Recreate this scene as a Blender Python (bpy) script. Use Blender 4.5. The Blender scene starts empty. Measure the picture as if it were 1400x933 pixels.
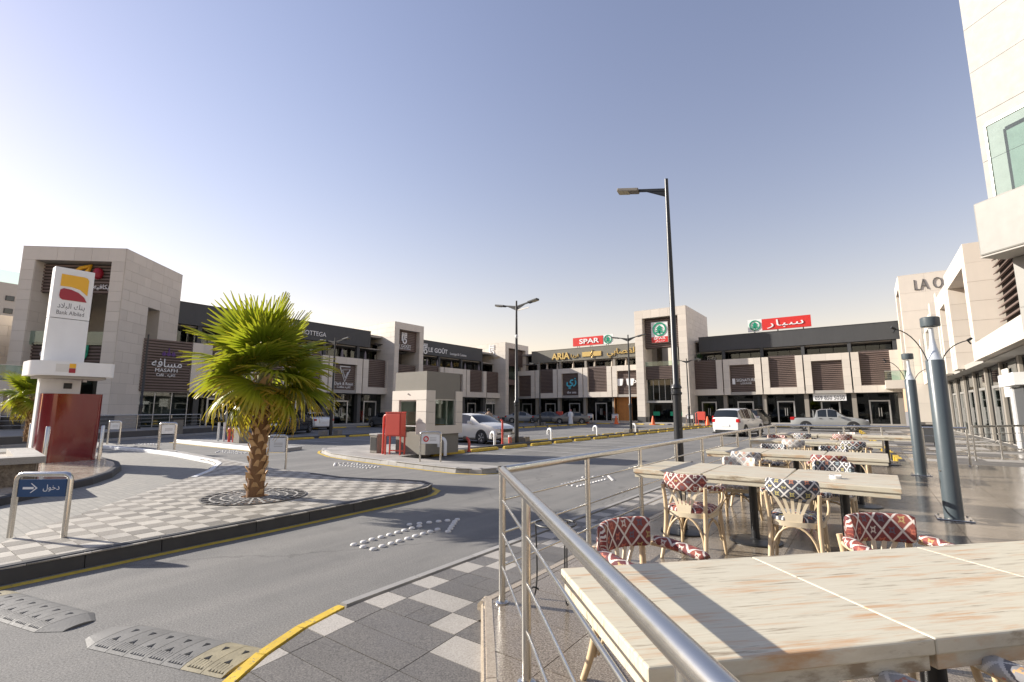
import bpy, bmesh, math, random
from mathutils import Vector, Matrix
R = math.radians
random.seed(7)
S = bpy.context.scene
C = S.collection

# ---------------------------------------------------------------- camera, sky, sun, exposure
cam_d = bpy.data.cameras.new('camera'); cam = bpy.data.objects.new('camera', cam_d); C.objects.link(cam)
cam.location = (0, 0, 1.63); cam.rotation_euler = (R(90 + 8.15), 0, R(36.0))
cam_d.sensor_width = 36; cam_d.lens = 17.04; cam_d.clip_start = 0.05; cam_d.clip_end = 3000
S.camera = cam
SUN_EL, SUN_AZ = R(24.0), R(18.5)          # shadows fall towards +X and a little +Y
to_sun = Vector((-math.cos(SUN_EL) * math.cos(SUN_AZ), -math.cos(SUN_EL) * math.sin(SUN_AZ), math.sin(SUN_EL)))
W = bpy.data.worlds.new('World'); S.world = W; W.use_nodes = True
nt = W.node_tree; nt.nodes.clear()
sky = nt.nodes.new('ShaderNodeTexSky'); sky.sky_type = 'NISHITA'; sky.sun_disc = False
sky.sun_elevation = SUN_EL; sky.sun_rotation = math.atan2(to_sun.x, to_sun.y)
sky.altitude = 0; sky.air_density = 1.8; sky.dust_density = 0.25; sky.ozone_density = 0.5
def wn(kind, **kw):
    n = nt.nodes.new(kind)
    for k, v in kw.items(): setattr(n, k, v)
    return n
SKY = 0.075                                  # sky strength
tint = wn('ShaderNodeVectorMath', operation='MULTIPLY'); tint.inputs[1].default_value = (1.205 * SKY, 1.0 * SKY, 1.17 * SKY)
# pale dust haze above the horizon, the same in every direction
gz = wn('ShaderNodeTexCoord'); sx = wn('ShaderNodeSeparateXYZ'); mz = wn('ShaderNodeMath', operation='MAXIMUM'); mz.inputs[1].default_value = 0.0
ez = wn('ShaderNodeMath', operation='MULTIPLY'); ez.inputs[1].default_value = -1 / 0.105
ex_ = wn('ShaderNodeMath', operation='EXPONENT'); hz = wn('ShaderNodeVectorMath', operation='SCALE'); hz.inputs[0].default_value = (0.150, 0.158, 0.192)
ad_ = wn('ShaderNodeVectorMath', operation='ADD')
bg = wn('ShaderNodeBackground'); bg.inputs[1].default_value = 1.0
wo = wn('ShaderNodeOutputWorld')
for a, b in ((sky.outputs[0], tint.inputs[0]), (gz.outputs['Generated'], sx.inputs[0]), (sx.outputs[2], mz.inputs[0]), (mz.outputs[0], ez.inputs[0]), (ez.outputs[0], ex_.inputs[0]), (ex_.outputs[0], hz.inputs['Scale']), (tint.outputs[0], ad_.inputs[0]), (hz.outputs[0], ad_.inputs[1]), (ad_.outputs[0], bg.inputs[0]), (bg.outputs[0], wo.inputs[0])): nt.links.new(a, b)
sun_d = bpy.data.lights.new('sun', 'SUN'); sun_d.energy = 5.0; sun_d.angle = R(0.55); sun_d.color = (1.0, 0.93, 0.83)
sun = bpy.data.objects.new('sun', sun_d); C.objects.link(sun)
sun.rotation_euler = (-to_sun).to_track_quat('-Z', 'Y').to_euler(); sun.location = to_sun * 60
S.view_settings.view_transform = 'Standard'; S.view_settings.look = 'None'
S.view_settings.exposure = 0.92; S.view_settings.gamma = 1.0; S.view_settings.use_curve_mapping = False

# ---------------------------------------------------------------- materials
def newmat(name):
    m = bpy.data.materials.new(name); m.use_nodes = True
    n = m.node_tree.nodes; b = n['Principled BSDF']; return m, m.node_tree, n, b
def lk(t, a, b): t.links.new(a, b)
def math_n(t, op, a, b=None, c=None):
    n = t.nodes.new('ShaderNodeMath'); n.operation = op
    for i, v in enumerate((a, b, c)):
        if v is None: continue
        if isinstance(v, (int, float)): n.inputs[i].default_value = v
        else: lk(t, v, n.inputs[i])
    return n.outputs[0]
def mixc(t, fac, a, b, mode='MIX'):
    n = t.nodes.new('ShaderNodeMix'); n.data_type = 'RGBA'; n.blend_type = mode
    if isinstance(fac, (int, float)): n.inputs[0].default_value = fac
    else: lk(t, fac, n.inputs[0])
    for i, v in ((6, a), (7, b)):
        if isinstance(v, (tuple, list)): n.inputs[i].default_value = (*v[:3], 1)
        else: lk(t, v, n.inputs[i])
    return n.outputs[2]
def noise(t, vec, scale, detail=4, rough=0.55):
    n = t.nodes.new('ShaderNodeTexNoise'); n.inputs['Scale'].default_value = scale
    n.inputs['Detail'].default_value = detail; n.inputs['Roughness'].default_value = rough
    if vec is not None: lk(t, vec, n.inputs['Vector'])
    return n.outputs['Fac']
def ramp(t, fac, stops, interp='LINEAR'):
    n = t.nodes.new('ShaderNodeValToRGB'); e = n.color_ramp.elements; n.color_ramp.interpolation = interp
    while len(e) < len(stops): e.new(0.5)
    for el, (p, c) in zip(e, stops):
        el.position = p; el.color = (*c[:3], 1) if isinstance(c, (tuple, list)) else (c, c, c, 1)
    lk(t, fac, n.inputs[0]); return n.outputs[0]
def mapping(t, vec, scale=(1, 1, 1), rot=(0, 0, 0)):
    n = t.nodes.new('ShaderNodeMapping'); n.inputs['Scale'].default_value = scale; n.inputs['Rotation'].default_value = rot
    lk(t, vec, n.inputs['Vector']); return n.outputs[0]
def geo(t, which='Position'): return t.nodes.new('ShaderNodeNewGeometry').outputs[which]
def tco(t, which='Object'): return t.nodes.new('ShaderNodeTexCoord').outputs[which]
def bump(t, b, h, strength=0.2, dist=0.01):
    n = t.nodes.new('ShaderNodeBump'); n.inputs['Strength'].default_value = strength; n.inputs['Distance'].default_value = dist
    lk(t, h, n.inputs['Height']); lk(t, n.outputs[0], b.inputs['Normal'])
def mat(name, col, rough=0.6, metal=0.0, var=0.12, scale=3.0, bmp=0.0, bscale=60, orand=0.0, spec=0.5, streak=0.0, coat=0.0):
    m, t, n, b = newmat(name)
    b.inputs['Roughness'].default_value = rough; b.inputs['Metallic'].default_value = metal
    b.inputs['Specular IOR Level'].default_value = spec
    if coat: b.inputs['Coat Weight'].default_value = coat; b.inputs['Coat Roughness'].default_value = 0.06
    p = geo(t); f = noise(t, p, scale)
    v = math_n(t, 'MULTIPLY_ADD', math_n(t, 'SUBTRACT', f, 0.5), 2 * var, 1.0)
    if streak:
        s = noise(t, mapping(t, p, (3.0, 3.0, 0.25)), 1.5, 5)
        v = math_n(t, 'MULTIPLY', v, math_n(t, 'MULTIPLY_ADD', math_n(t, 'SUBTRACT', s, 0.5), 2 * streak, 1.0))
    if orand:
        o = t.nodes.new('ShaderNodeObjectInfo').outputs['Random']
        v = math_n(t, 'MULTIPLY', v, math_n(t, 'MULTIPLY_ADD', math_n(t, 'SUBTRACT', o, 0.5), 2 * orand, 1.0))
    h = t.nodes.new('ShaderNodeVectorMath'); h.operation = 'SCALE'; h.inputs[0].default_value = col[:3]; lk(t, v, h.inputs['Scale'])
    lk(t, h.outputs[0], b.inputs['Base Color'])
    r = math_n(t, 'MULTIPLY_ADD', math_n(t, 'SUBTRACT', noise(t, p, scale * 3.1), 0.5), 0.25 * rough, rough); lk(t, r, b.inputs['Roughness'])
    if bmp: bump(t, b, noise(t, p, bscale, 3), bmp, 0.01)
    return m
M = {}
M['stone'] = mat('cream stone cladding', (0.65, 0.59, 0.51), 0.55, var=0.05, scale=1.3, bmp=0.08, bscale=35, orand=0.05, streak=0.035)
M['stone_toned_down'] = mat('stone cladding toned down for sun', (0.235, 0.227, 0.208), 0.55, var=0.05, scale=1.3, bmp=0.08, bscale=35, orand=0.04, streak=0.04)  # pale cladding with its colour darkened so direct sun does not clip
M['joint'] = mat('grey joint', (0.40, 0.36, 0.31), 0.8)
M['plinth'] = mat('dark stone plinth', (0.10, 0.095, 0.09), 0.5, var=0.15, streak=0.1)
M['fascia'] = mat('charcoal render', (0.060, 0.062, 0.064), 0.65, var=0.10, scale=0.8, bmp=0.05, streak=0.10)
M['fascia_olive'] = mat('olive grey panel', (0.17, 0.16, 0.13), 0.5, var=0.06, streak=0.06)
M['slat'] = mat('brown louvre slat', (0.175, 0.128, 0.110), 0.5, var=0.25, scale=1.2, orand=0.1)
M['slat_dark'] = mat('dark louvre backing', (0.075, 0.056, 0.05), 0.7)
M['dark'] = mat('near black paint', (0.016, 0.016, 0.017), 0.45, var=0.1)
M['black_metal'] = mat('black powder coat', (0.018, 0.019, 0.021), 0.38, var=0.15)
M['column'] = mat('charcoal column', (0.075, 0.073, 0.070), 0.6, var=0.1)
M['column_tan'] = mat('taupe column', (0.26, 0.235, 0.20), 0.6, var=0.08)
M['alu'] = mat('aluminium frame', (0.50, 0.49, 0.46), 0.4, 0.6, var=0.08)
M['steel'] = mat('brushed stainless', (0.62, 0.60, 0.56), 0.26, 1.0, var=0.06, scale=8)
M['white'] = mat('white paint', (0.78, 0.78, 0.77), 0.45, var=0.05, streak=0.04)
M['letter'] = mat('white letter', (0.80, 0.80, 0.80), 0.4, var=0.02)
M['offwhite'] = mat('off white panel', (0.66, 0.64, 0.60), 0.5, var=0.06)
M['ceil'] = mat('soffit', (0.35, 0.33, 0.30), 0.8, var=0.05)
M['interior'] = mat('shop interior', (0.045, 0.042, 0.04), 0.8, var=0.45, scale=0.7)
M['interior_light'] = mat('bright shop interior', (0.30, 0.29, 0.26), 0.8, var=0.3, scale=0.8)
M['shelf'] = mat('shop shelf goods', (0.12, 0.10, 0.08), 0.7, var=0.6, scale=2.5)
def m_yellow():
    m, t, n, b = newmat('worn yellow road paint'); q = geo(t)
    c = ramp(t, noise(t, q, 5, 4), [(0.3, (0.50, 0.335, 0.03)), (0.7, (0.68, 0.47, 0.045))])
    c = mixc(t, ramp(t, noise(t, q, 26, 6, 0.75), [(0.56, 0.0), (0.62, 0.85)]), c, (0.17, 0.16, 0.145)); lk(t, c, b.inputs['Base Color'])
    b.inputs['Roughness'].default_value = 0.65; bump(t, b, noise(t, q, 60, 3), 0.2, 0.006); return m
M['yellow'] = m_yellow()
M['kerb_black'] = mat('black kerb paint', (0.032, 0.032, 0.034), 0.55, var=0.35, scale=5, bmp=0.15, orand=0.15)
M['kerb_grey'] = mat('grey kerb stone', (0.30, 0.29, 0.275), 0.75, var=0.18, scale=6, bmp=0.2, orand=0.12)
M['kerb_white'] = mat('white painted kerb', (0.70, 0.70, 0.69), 0.55, var=0.12, scale=5, bmp=0.1, orand=0.05)
M['concrete'] = mat('concrete block', (0.22, 0.20, 0.17), 0.85, var=0.25, scale=6, bmp=0.3)
M['grey_render'] = mat('taupe render', (0.225, 0.21, 0.178), 0.8, var=0.06, bmp=0.15, bscale=50)
M['red'] = mat('red enamel', (0.60, 0.085, 0.06), 0.4, var=0.1)
M['red_sign'] = mat('red sign face', (0.62, 0.030, 0.025), 0.4, var=0.03)
M['green_sign'] = mat('green sign face', (0.0, 0.27, 0.15), 0.4, var=0.03)
M['maroon'] = mat('glossy maroon panel', (0.16, 0.007, 0.009), 0.14, var=0.05, coat=0.6)
M['amber'] = mat('amber sign face', (0.80, 0.42, 0.02), 0.35, var=0.03)
M['wine'] = mat('wine sign face', (0.33, 0.012, 0.03), 0.35, var=0.05)
M['grey_letter'] = mat('grey letter', (0.11, 0.11, 0.12), 0.5)
M['gold'] = mat('brass letter', (0.62, 0.44, 0.16), 0.4, 0.4, var=0.1)
M['cyan'] = mat('turquoise letter', (0.10, 0.55, 0.68), 0.4, var=0.02)
M['purple'] = mat('purple letter', (0.10, 0.035, 0.20), 0.4, var=0.02)
M['blue_sign'] = mat('navy sign plate', (0.020, 0.065, 0.165), 0.35, var=0.05)
M['orange'] = mat('orange plastic', (0.80, 0.13, 0.02), 0.45)
M['timber'] = mat('timber soffit boards', (0.36, 0.15, 0.035), 0.5, var=0.3, scale=2, streak=0.3)
M['rubber'] = mat('speed bump rubber', (0.15, 0.147, 0.14), 0.7, var=0.30, scale=9, bmp=0.2, orand=0.1)
M['rubber_yellow'] = mat('worn yellow speed bump rubber', (0.27, 0.235, 0.15), 0.7, var=0.45, scale=12, bmp=0.2, orand=0.1)
M['stud'] = mat('white ceramic stud', (0.60, 0.58, 0.55), 0.35, var=0.12, scale=20)
M['slate'] = mat('slate grey bollard paint', (0.070, 0.088, 0.098), 0.33, var=0.06)
M['lamp_white'] = mat('lamp reflector', (0.75, 0.76, 0.78), 0.25, 0.3)
M['led'] = mat('led lens', (0.42, 0.36, 0.22), 0.3)
M['rattan'] = mat('bleached bentwood', (0.55, 0.42, 0.26), 0.42, var=0.22, scale=14, bmp=0.06)
M['splat'] = mat('pale wood splat', (0.62, 0.53, 0.38), 0.45, var=0.14, scale=12)
M['tyre'] = mat('tyre rubber', (0.022, 0.022, 0.023), 0.75)
M['rim'] = mat('alloy rim', (0.50, 0.50, 0.51), 0.3, 0.8)
M['chrome'] = mat('chrome', (0.7, 0.7, 0.7), 0.12, 1.0)
M['tail'] = mat('red tail lamp', (0.50, 0.012, 0.012), 0.15, coat=0.5)
M['lens'] = mat('clear headlamp', (0.55, 0.57, 0.60), 0.08, 0.2)
M['skin'] = mat('skin', (0.36, 0.20, 0.13), 0.55)
M['hair'] = mat('black hair', (0.012, 0.010, 0.009), 0.6)
M['cloth_white'] = mat('white cotton', (0.74, 0.74, 0.74), 0.8)
M['umbrella'] = mat('folded parasol canvas', (0.55, 0.47, 0.38), 0.8, var=0.1)
M['umbrella_grey'] = mat('mauve grey parasol canvas', (0.20, 0.175, 0.19), 0.8, var=0.1)
M['leafpot'] = mat('dark shrub leaf', (0.035, 0.085, 0.03), 0.5, var=0.4, scale=8)
M['far_wall'] = mat('distant cream render', (0.50, 0.46, 0.40), 0.8, var=0.03)
M['iron'] = mat('wrought iron', (0.02, 0.02, 0.02), 0.5)

def paint(name, col, rough=0.25):
    return mat(name, col, rough, 0.0, var=0.04, coat=0.7, spec=0.5)

def m_asphalt():
    m, t, n, b = newmat('worn asphalt'); p = geo(t)
    f1 = noise(t, p, 0.35, 5, 0.6); f2 = noise(t, p, 75, 3, 0.8); f3 = noise(t, mapping(t, p, (1.6, 0.16, 1), (0, 0, R(4))), 1.0, 5)
    f4 = noise(t, p, 2.4, 6, 0.7)
    c = ramp(t, f1, [(0.3, (0.125, 0.122, 0.117)), (0.7, (0.185, 0.179, 0.168))])
    c = mixc(t, math_n(t, 'MULTIPLY', ramp(t, f3, [(0.42, 0.0), (0.62, 1.0)]), 0.5), c, (0.235, 0.224, 0.206))
    c = mixc(t, ramp(t, f4, [(0.5, 0.0), (0.75, 0.35)]), c, (0.09, 0.088, 0.084))
    c = mixc(t, 0.8, c, ramp(t, f2, [(0.32, 0.18), (0.68, 0.80)]), 'OVERLAY')
    # hairline cracks
    v = t.nodes.new('ShaderNodeTexVoronoi'); v.feature = 'DISTANCE_TO_EDGE'; v.inputs['Scale'].default_value = 0.22
    w = t.nodes.new('ShaderNodeVectorMath'); w.operation = 'ADD'; lk(t, p, w.inputs[0])
    nz = t.nodes.new('ShaderNodeTexNoise'); nz.inputs['Scale'].default_value = 1.1; nz.inputs['Detail'].default_value = 5; lk(t, p, nz.inputs['Vector'])
    sc = t.nodes.new('ShaderNodeVectorMath'); sc.operation = 'SCALE'; sc.inputs['Scale'].default_value = 1.3; lk(t, nz.outputs['Color'], sc.inputs[0]); lk(t, sc.outputs[0], w.inputs[1])
    lk(t, w.outputs[0], v.inputs['Vector'])
    ck = ramp(t, v.outputs['Distance'], [(0.0, 0.45), (0.006, 0.0)])
    c = mixc(t, ck, c, (0.05, 0.048, 0.045))
    # round oil stains
    v2 = t.nodes.new('ShaderNodeTexVoronoi'); v2.inputs['Scale'].default_value = 0.45; lk(t, p, v2.inputs['Vector'])
    c = mixc(t, math_n(t, 'MULTIPLY', ramp(t, v2.outputs['Distance'], [(0.03, 0.5), (0.16, 0.0)]), f4), c, (0.04, 0.038, 0.035))
    lk(t, c, b.inputs['Base Color']); b.inputs['Roughness'].default_value = 0.85
    bump(t, b, f2, 0.55, 0.006); return m
M['asphalt'] = m_asphalt()

def m_granite(name, c1, c2, c3, rough, polish=0.0, scale=90, orand=0.12):
    m, t, n, b = newmat(name); p = geo(t)
    f = noise(t, p, scale, 3, 0.75); g = noise(t, p, 1.3, 4)
    c = ramp(t, f, [(0.36, c1), (0.5, c2), (0.62, c3)])
    o = t.nodes.new('ShaderNodeObjectInfo').outputs['Random']
    v = math_n(t, 'MULTIPLY', math_n(t, 'MULTIPLY_ADD', math_n(t, 'SUBTRACT', o, 0.5), 2 * orand, 1.0), math_n(t, 'MULTIPLY_ADD', g, 0.45, 0.78))
    s = t.nodes.new('ShaderNodeVectorMath'); s.operation = 'SCALE'; lk(t, c, s.inputs[0]); lk(t, v, s.inputs['Scale'])
    lk(t, s.outputs[0], b.inputs['Base Color'])
    r = math_n(t, 'MULTIPLY_ADD', noise(t, p, 2.3, 6, 0.65), rough * 0.9, rough * 0.55); lk(t, r, b.inputs['Roughness'])
    return m
M['terrace'] = m_granite('polished brown granite', (0.085, 0.068, 0.050), (0.19, 0.158, 0.122), (0.31, 0.265, 0.21), 0.20)
M['tile_dark'] = m_granite('dark granite paver', (0.070, 0.066, 0.060), (0.125, 0.116, 0.106), (0.185, 0.172, 0.155), 0.55)
M['tile_light'] = m_granite('light granite paver', (0.27, 0.25, 0.22), (0.345, 0.32, 0.285), (0.40, 0.375, 0.335), 0.6)
M['check_light'] = m_granite('cream checker paver', (0.33, 0.305, 0.265), (0.41, 0.38, 0.33), (0.46, 0.425, 0.37), 0.6, orand=0.09)
M['check_dark'] = m_granite('brown grey checker paver', (0.155, 0.14, 0.118), (0.215, 0.195, 0.165), (0.27, 0.245, 0.21), 0.6, orand=0.25)
M['beige_marble'] = m_granite('polished beige marble', (0.40, 0.34, 0.27), (0.50, 0.435, 0.36), (0.56, 0.50, 0.42), 0.14, scale=9)
M['edge'] = m_granite('beige granite edging', (0.26, 0.21, 0.155), (0.36, 0.30, 0.225), (0.44, 0.375, 0.29), 0.3)
M['planter'] = m_granite('rough brown stone', (0.11, 0.085, 0.06), (0.19, 0.15, 0.105), (0.26, 0.21, 0.15), 0.6, scale=14, orand=0.2)
M['walk'] = m_granite('pale pavement', (0.25, 0.235, 0.21), (0.33, 0.31, 0.28), (0.38, 0.36, 0.33), 0.7)

def m_paver():
    m, t, n, b = newmat('block paving'); p = geo(t)
    br = t.nodes.new('ShaderNodeTexBrick'); lk(t, p, br.inputs['Vector']); br.inputs['Scale'].default_value = 1.0
    br.inputs['Brick Width'].default_value = 0.2; br.inputs['Row Height'].default_value = 0.1; br.inputs['Mortar Size'].default_value = 0.008
    br.inputs['Color1'].default_value = (0.30, 0.28, 0.24, 1); br.inputs['Color2'].default_value = (0.235, 0.222, 0.196, 1); br.inputs['Mortar'].default_value = (0.20, 0.19, 0.165, 1)
    f = noise(t, p, 0.9, 5)
    c = mixc(t, math_n(t, 'MULTIPLY', f, 0.6), br.outputs['Color'], (0.22, 0.215, 0.20))
    c = mixc(t, 0.3, c, ramp(t, noise(t, p, 60, 2), [(0.3, 0.3), (0.7, 0.7)]), 'OVERLAY')
    lk(t, c, b.inputs['Base Color']); b.inputs['Roughness'].default_value = 0.8
    bump(t, b, math_n(t, 'SUBTRACT', 1.0, br.outputs['Fac']), 0.5, 0.006); return m
M['paver'] = m_paver()

def m_glass(name, tint, trans=0.5, rough=0.02):
    m, t, n, b = newmat(name); n.remove(b)
    out = n['Material Output']; g = n.new('ShaderNodeBsdfGlossy'); g.inputs['Roughness'].default_value = rough; g.inputs['Color'].default_value = (0.92, 0.95, 0.95, 1)
    tr = n.new('ShaderNodeBsdfTransparent'); tr.inputs['Color'].default_value = (*tint, 1)
    fr = n.new('ShaderNodeLayerWeight'); fr.inputs['Blend'].default_value = 0.5
    mx = n.new('ShaderNodeMixShader')
    fac = math_n(t, 'MULTIPLY_ADD', math_n(t, 'POWER', fr.outputs['Facing'], 4.0), 0.9, trans)
    lk(t, fac, mx.inputs[0]); lk(t, tr.outputs[0], mx.inputs[1]); lk(t, g.outputs[0], mx.inputs[2]); lk(t, mx.outputs[0], out.inputs[0]); return m
M['glass'] = m_glass('shop window glass', (0.40, 0.45, 0.44), 0.055)
M['glass_green'] = m_glass('clear green tinted glass', (0.80, 0.90, 0.87), 0.07)
M['glass_lamp'] = m_glass('clear lamp cylinder', (0.93, 0.95, 0.96), 0.04)
def m_carglass():
    m, t, n, b = newmat('dark car glass'); b.inputs['Base Color'].default_value = (0.012, 0.015, 0.016, 1)
    b.inputs['Roughness'].default_value = 0.03; b.inputs['Specular IOR Level'].default_value = 0.8; return m
M['carglass'] = m_carglass()

def m_wood():
    m, t, n, b = newmat('whitewashed table boards'); p = tco(t, 'Object')
    o = t.nodes.new('ShaderNodeObjectInfo').outputs['Random']
    ad = t.nodes.new('ShaderNodeVectorMath'); ad.operation = 'ADD'; lk(t, p, ad.inputs[0])
    cb = t.nodes.new('ShaderNodeCombineXYZ'); lk(t, math_n(t, 'MULTIPLY', o, 37.0), cb.inputs[0]); lk(t, math_n(t, 'MULTIPLY', o, 91.0), cb.inputs[1]); lk(t, cb.outputs[0], ad.inputs[1])
    q = ad.outputs[0]
    s1 = noise(t, mapping(t, q, (2.6, 34, 8)), 1.0, 8, 0.65)
    s2 = noise(t, mapping(t, q, (5.0, 120, 20)), 1.0, 8, 0.75)
    s3 = noise(t, mapping(t, q, (1.6, 9, 4)), 1.0, 3, 0.5)
    c = ramp(t, s2, [(0.25, (0.47, 0.42, 0.31)), (0.7, (0.60, 0.56, 0.445))])
    c = mixc(t, ramp(t, math_n(t, 'MULTIPLY', s1, math_n(t, 'ADD', s3, 0.45)), [(0.51, 0.0), (0.67, 0.8)]), c, (0.47, 0.24, 0.09))
    c = mixc(t, ramp(t, s1, [(0.34, 0.9), (0.43, 0.0)]), c, (0.23, 0.17, 0.105))
    lk(t, c, b.inputs['Base Color']); b.inputs['Roughness'].default_value = 0.42
    bump(t, b, s2, 0.12, 0.004); return m
M['wood'] = m_wood()

def m_kilim(name, cols, line):
    """flat woven lattice of stepped diamonds; uses the UV map (one unit = one diamond)"""
    m, t, n, b = newmat(name); uv = tco(t, 'UV')
    sp = t.nodes.new('ShaderNodeSeparateXYZ'); lk(t, uv, sp.inputs[0])
    N = 22.0
    u = math_n(t, 'DIVIDE', math_n(t, 'FLOOR', math_n(t, 'MULTIPLY', sp.outputs[0], N)), N)
    v = math_n(t, 'DIVIDE', math_n(t, 'FLOOR', math_n(t, 'MULTIPLY', sp.outputs[1], N)), N)
    a = math_n(t, 'ADD', u, v); d = math_n(t, 'SUBTRACT', u, v)
    fa = math_n(t, 'FRACT', math_n(t, 'ADD', a, 10.0)); fd = math_n(t, 'FRACT', math_n(t, 'ADD', d, 10.0))
    lines = math_n(t, 'MAXIMUM', math_n(t, 'LESS_THAN', fa, 0.13), math_n(t, 'LESS_THAN', fd, 0.13))
    cb = t.nodes.new('ShaderNodeCombineXYZ'); lk(t, math_n(t, 'FLOOR', a), cb.inputs[0]); lk(t, math_n(t, 'FLOOR', d), cb.inputs[1])
    o = t.nodes.new('ShaderNodeObjectInfo').outputs['Random']; lk(t, math_n(t, 'MULTIPLY', o, 50.0), cb.inputs[2])
    wn = t.nodes.new('ShaderNodeTexWhiteNoise'); wn.noise_dimensions = '3D'; lk(t, cb.outputs[0], wn.inputs['Vector'])
    ground = ramp(t, wn.outputs['Value'], [(i / len(cols[0]), c) for i, c in enumerate(cols[0])], 'CONSTANT')
    motif = ramp(t, math_n(t, 'FRACT', math_n(t, 'MULTIPLY', wn.outputs['Value'], 7.3)), [(i / len(cols[1]), c) for i, c in enumerate(cols[1])], 'CONSTANT')
    x = math_n(t, 'ABSOLUTE', math_n(t, 'SUBTRACT', fa, 0.56)); y = math_n(t, 'ABSOLUTE', math_n(t, 'SUBTRACT', fd, 0.56))
    cross = math_n(t, 'LESS_THAN', math_n(t, 'MULTIPLY', math_n(t, 'ADD', x, 0.09), math_n(t, 'ADD', y, 0.09)), 0.042)
    core = math_n(t, 'LESS_THAN', math_n(t, 'MAXIMUM', x, y), 0.07)
    c = mixc(t, cross, ground, motif); c = mixc(t, core, c, ground); c = mixc(t, lines, c, line)
    f = noise(t, geo(t), 9, 4); c = mixc(t, math_n(t, 'MULTIPLY', f, 0.14), c, (0.36, 0.31, 0.27))
    lk(t, c, b.inputs['Base Color']); b.inputs['Roughness'].default_value = 0.8
    bump(t, b, noise(t, geo(t), 300, 2), 0.3, 0.003); return m
red_set = ([(0.16, 0.016, 0.018), (0.20, 0.03, 0.026), (0.11, 0.014, 0.022), (0.24, 0.045, 0.03)], [(0.40, 0.29, 0.11), (0.62, 0.56, 0.48), (0.10, 0.09, 0.12), (0.45, 0.12, 0.07)])
navy_set = ([(0.035, 0.040, 0.060), (0.055, 0.060, 0.085), (0.025, 0.027, 0.038), (0.045, 0.05, 0.06)], [(0.42, 0.36, 0.12), (0.62, 0.60, 0.56), (0.45, 0.17, 0.09), (0.28, 0.36, 0.38)])
pale_set = ([(0.42, 0.40, 0.37), (0.36, 0.35, 0.34), (0.16, 0.16, 0.17), (0.48, 0.45, 0.40)], [(0.42, 0.24, 0.10), (0.09, 0.10, 0.13), (0.45, 0.18, 0.12), (0.20, 0.22, 0.26)])
M['kilim_red'] = m_kilim('red kilim weave', red_set, (0.68, 0.62, 0.55))
M['kilim_navy'] = m_kilim('navy kilim weave', navy_set, (0.66, 0.64, 0.60))
M['kilim_pale'] = m_kilim('pale grey kilim weave', pale_set, (0.64, 0.62, 0.58))

def m_leaf():
    m, t, n, b = newmat('fan palm blade')
    at_ = n.new('ShaderNodeAttribute'); at_.attribute_name = 'tip'; o = n.new('ShaderNodeObjectInfo').outputs['Random']
    f = noise(t, geo(t), 5, 3)
    c = ramp(t, math_n(t, 'ADD', math_n(t, 'MULTIPLY', o, 0.6), math_n(t, 'MULTIPLY', f, 0.4)), [(0.15, (0.13, 0.20, 0.014)), (0.75, (0.26, 0.33, 0.022))])
    c = mixc(t, at_.outputs['Fac'], c, (0.46, 0.25, 0.035))
    lk(t, c, b.inputs['Base Color']); b.inputs['Roughness'].default_value = 0.42
    tr = n.new('ShaderNodeBsdfTranslucent'); lk(t, mixc(t, 0.5, c, (0.42, 0.46, 0.02)), tr.inputs['Color'])
    mx = n.new('ShaderNodeMixShader'); mx.inputs[0].default_value = 0.42
    out = n['Material Output']; lk(t, b.outputs[0], mx.inputs[1]); lk(t, tr.outputs[0], mx.inputs[2]); lk(t, mx.outputs[0], out.inputs[0]); return m
M['leaf'] = m_leaf()
M['petiole'] = mat('palm leaf stalk', (0.20, 0.19, 0.05), 0.45, var=0.2)
M['trunk'] = mat('palm trunk fibre', (0.20, 0.105, 0.045), 0.85, var=0.4, scale=14, bmp=0.5, bscale=40)
M['boot'] = mat('palm leaf base', (0.52, 0.33, 0.16), 0.7, var=0.4, scale=10, bmp=0.3, bscale=30)

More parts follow.
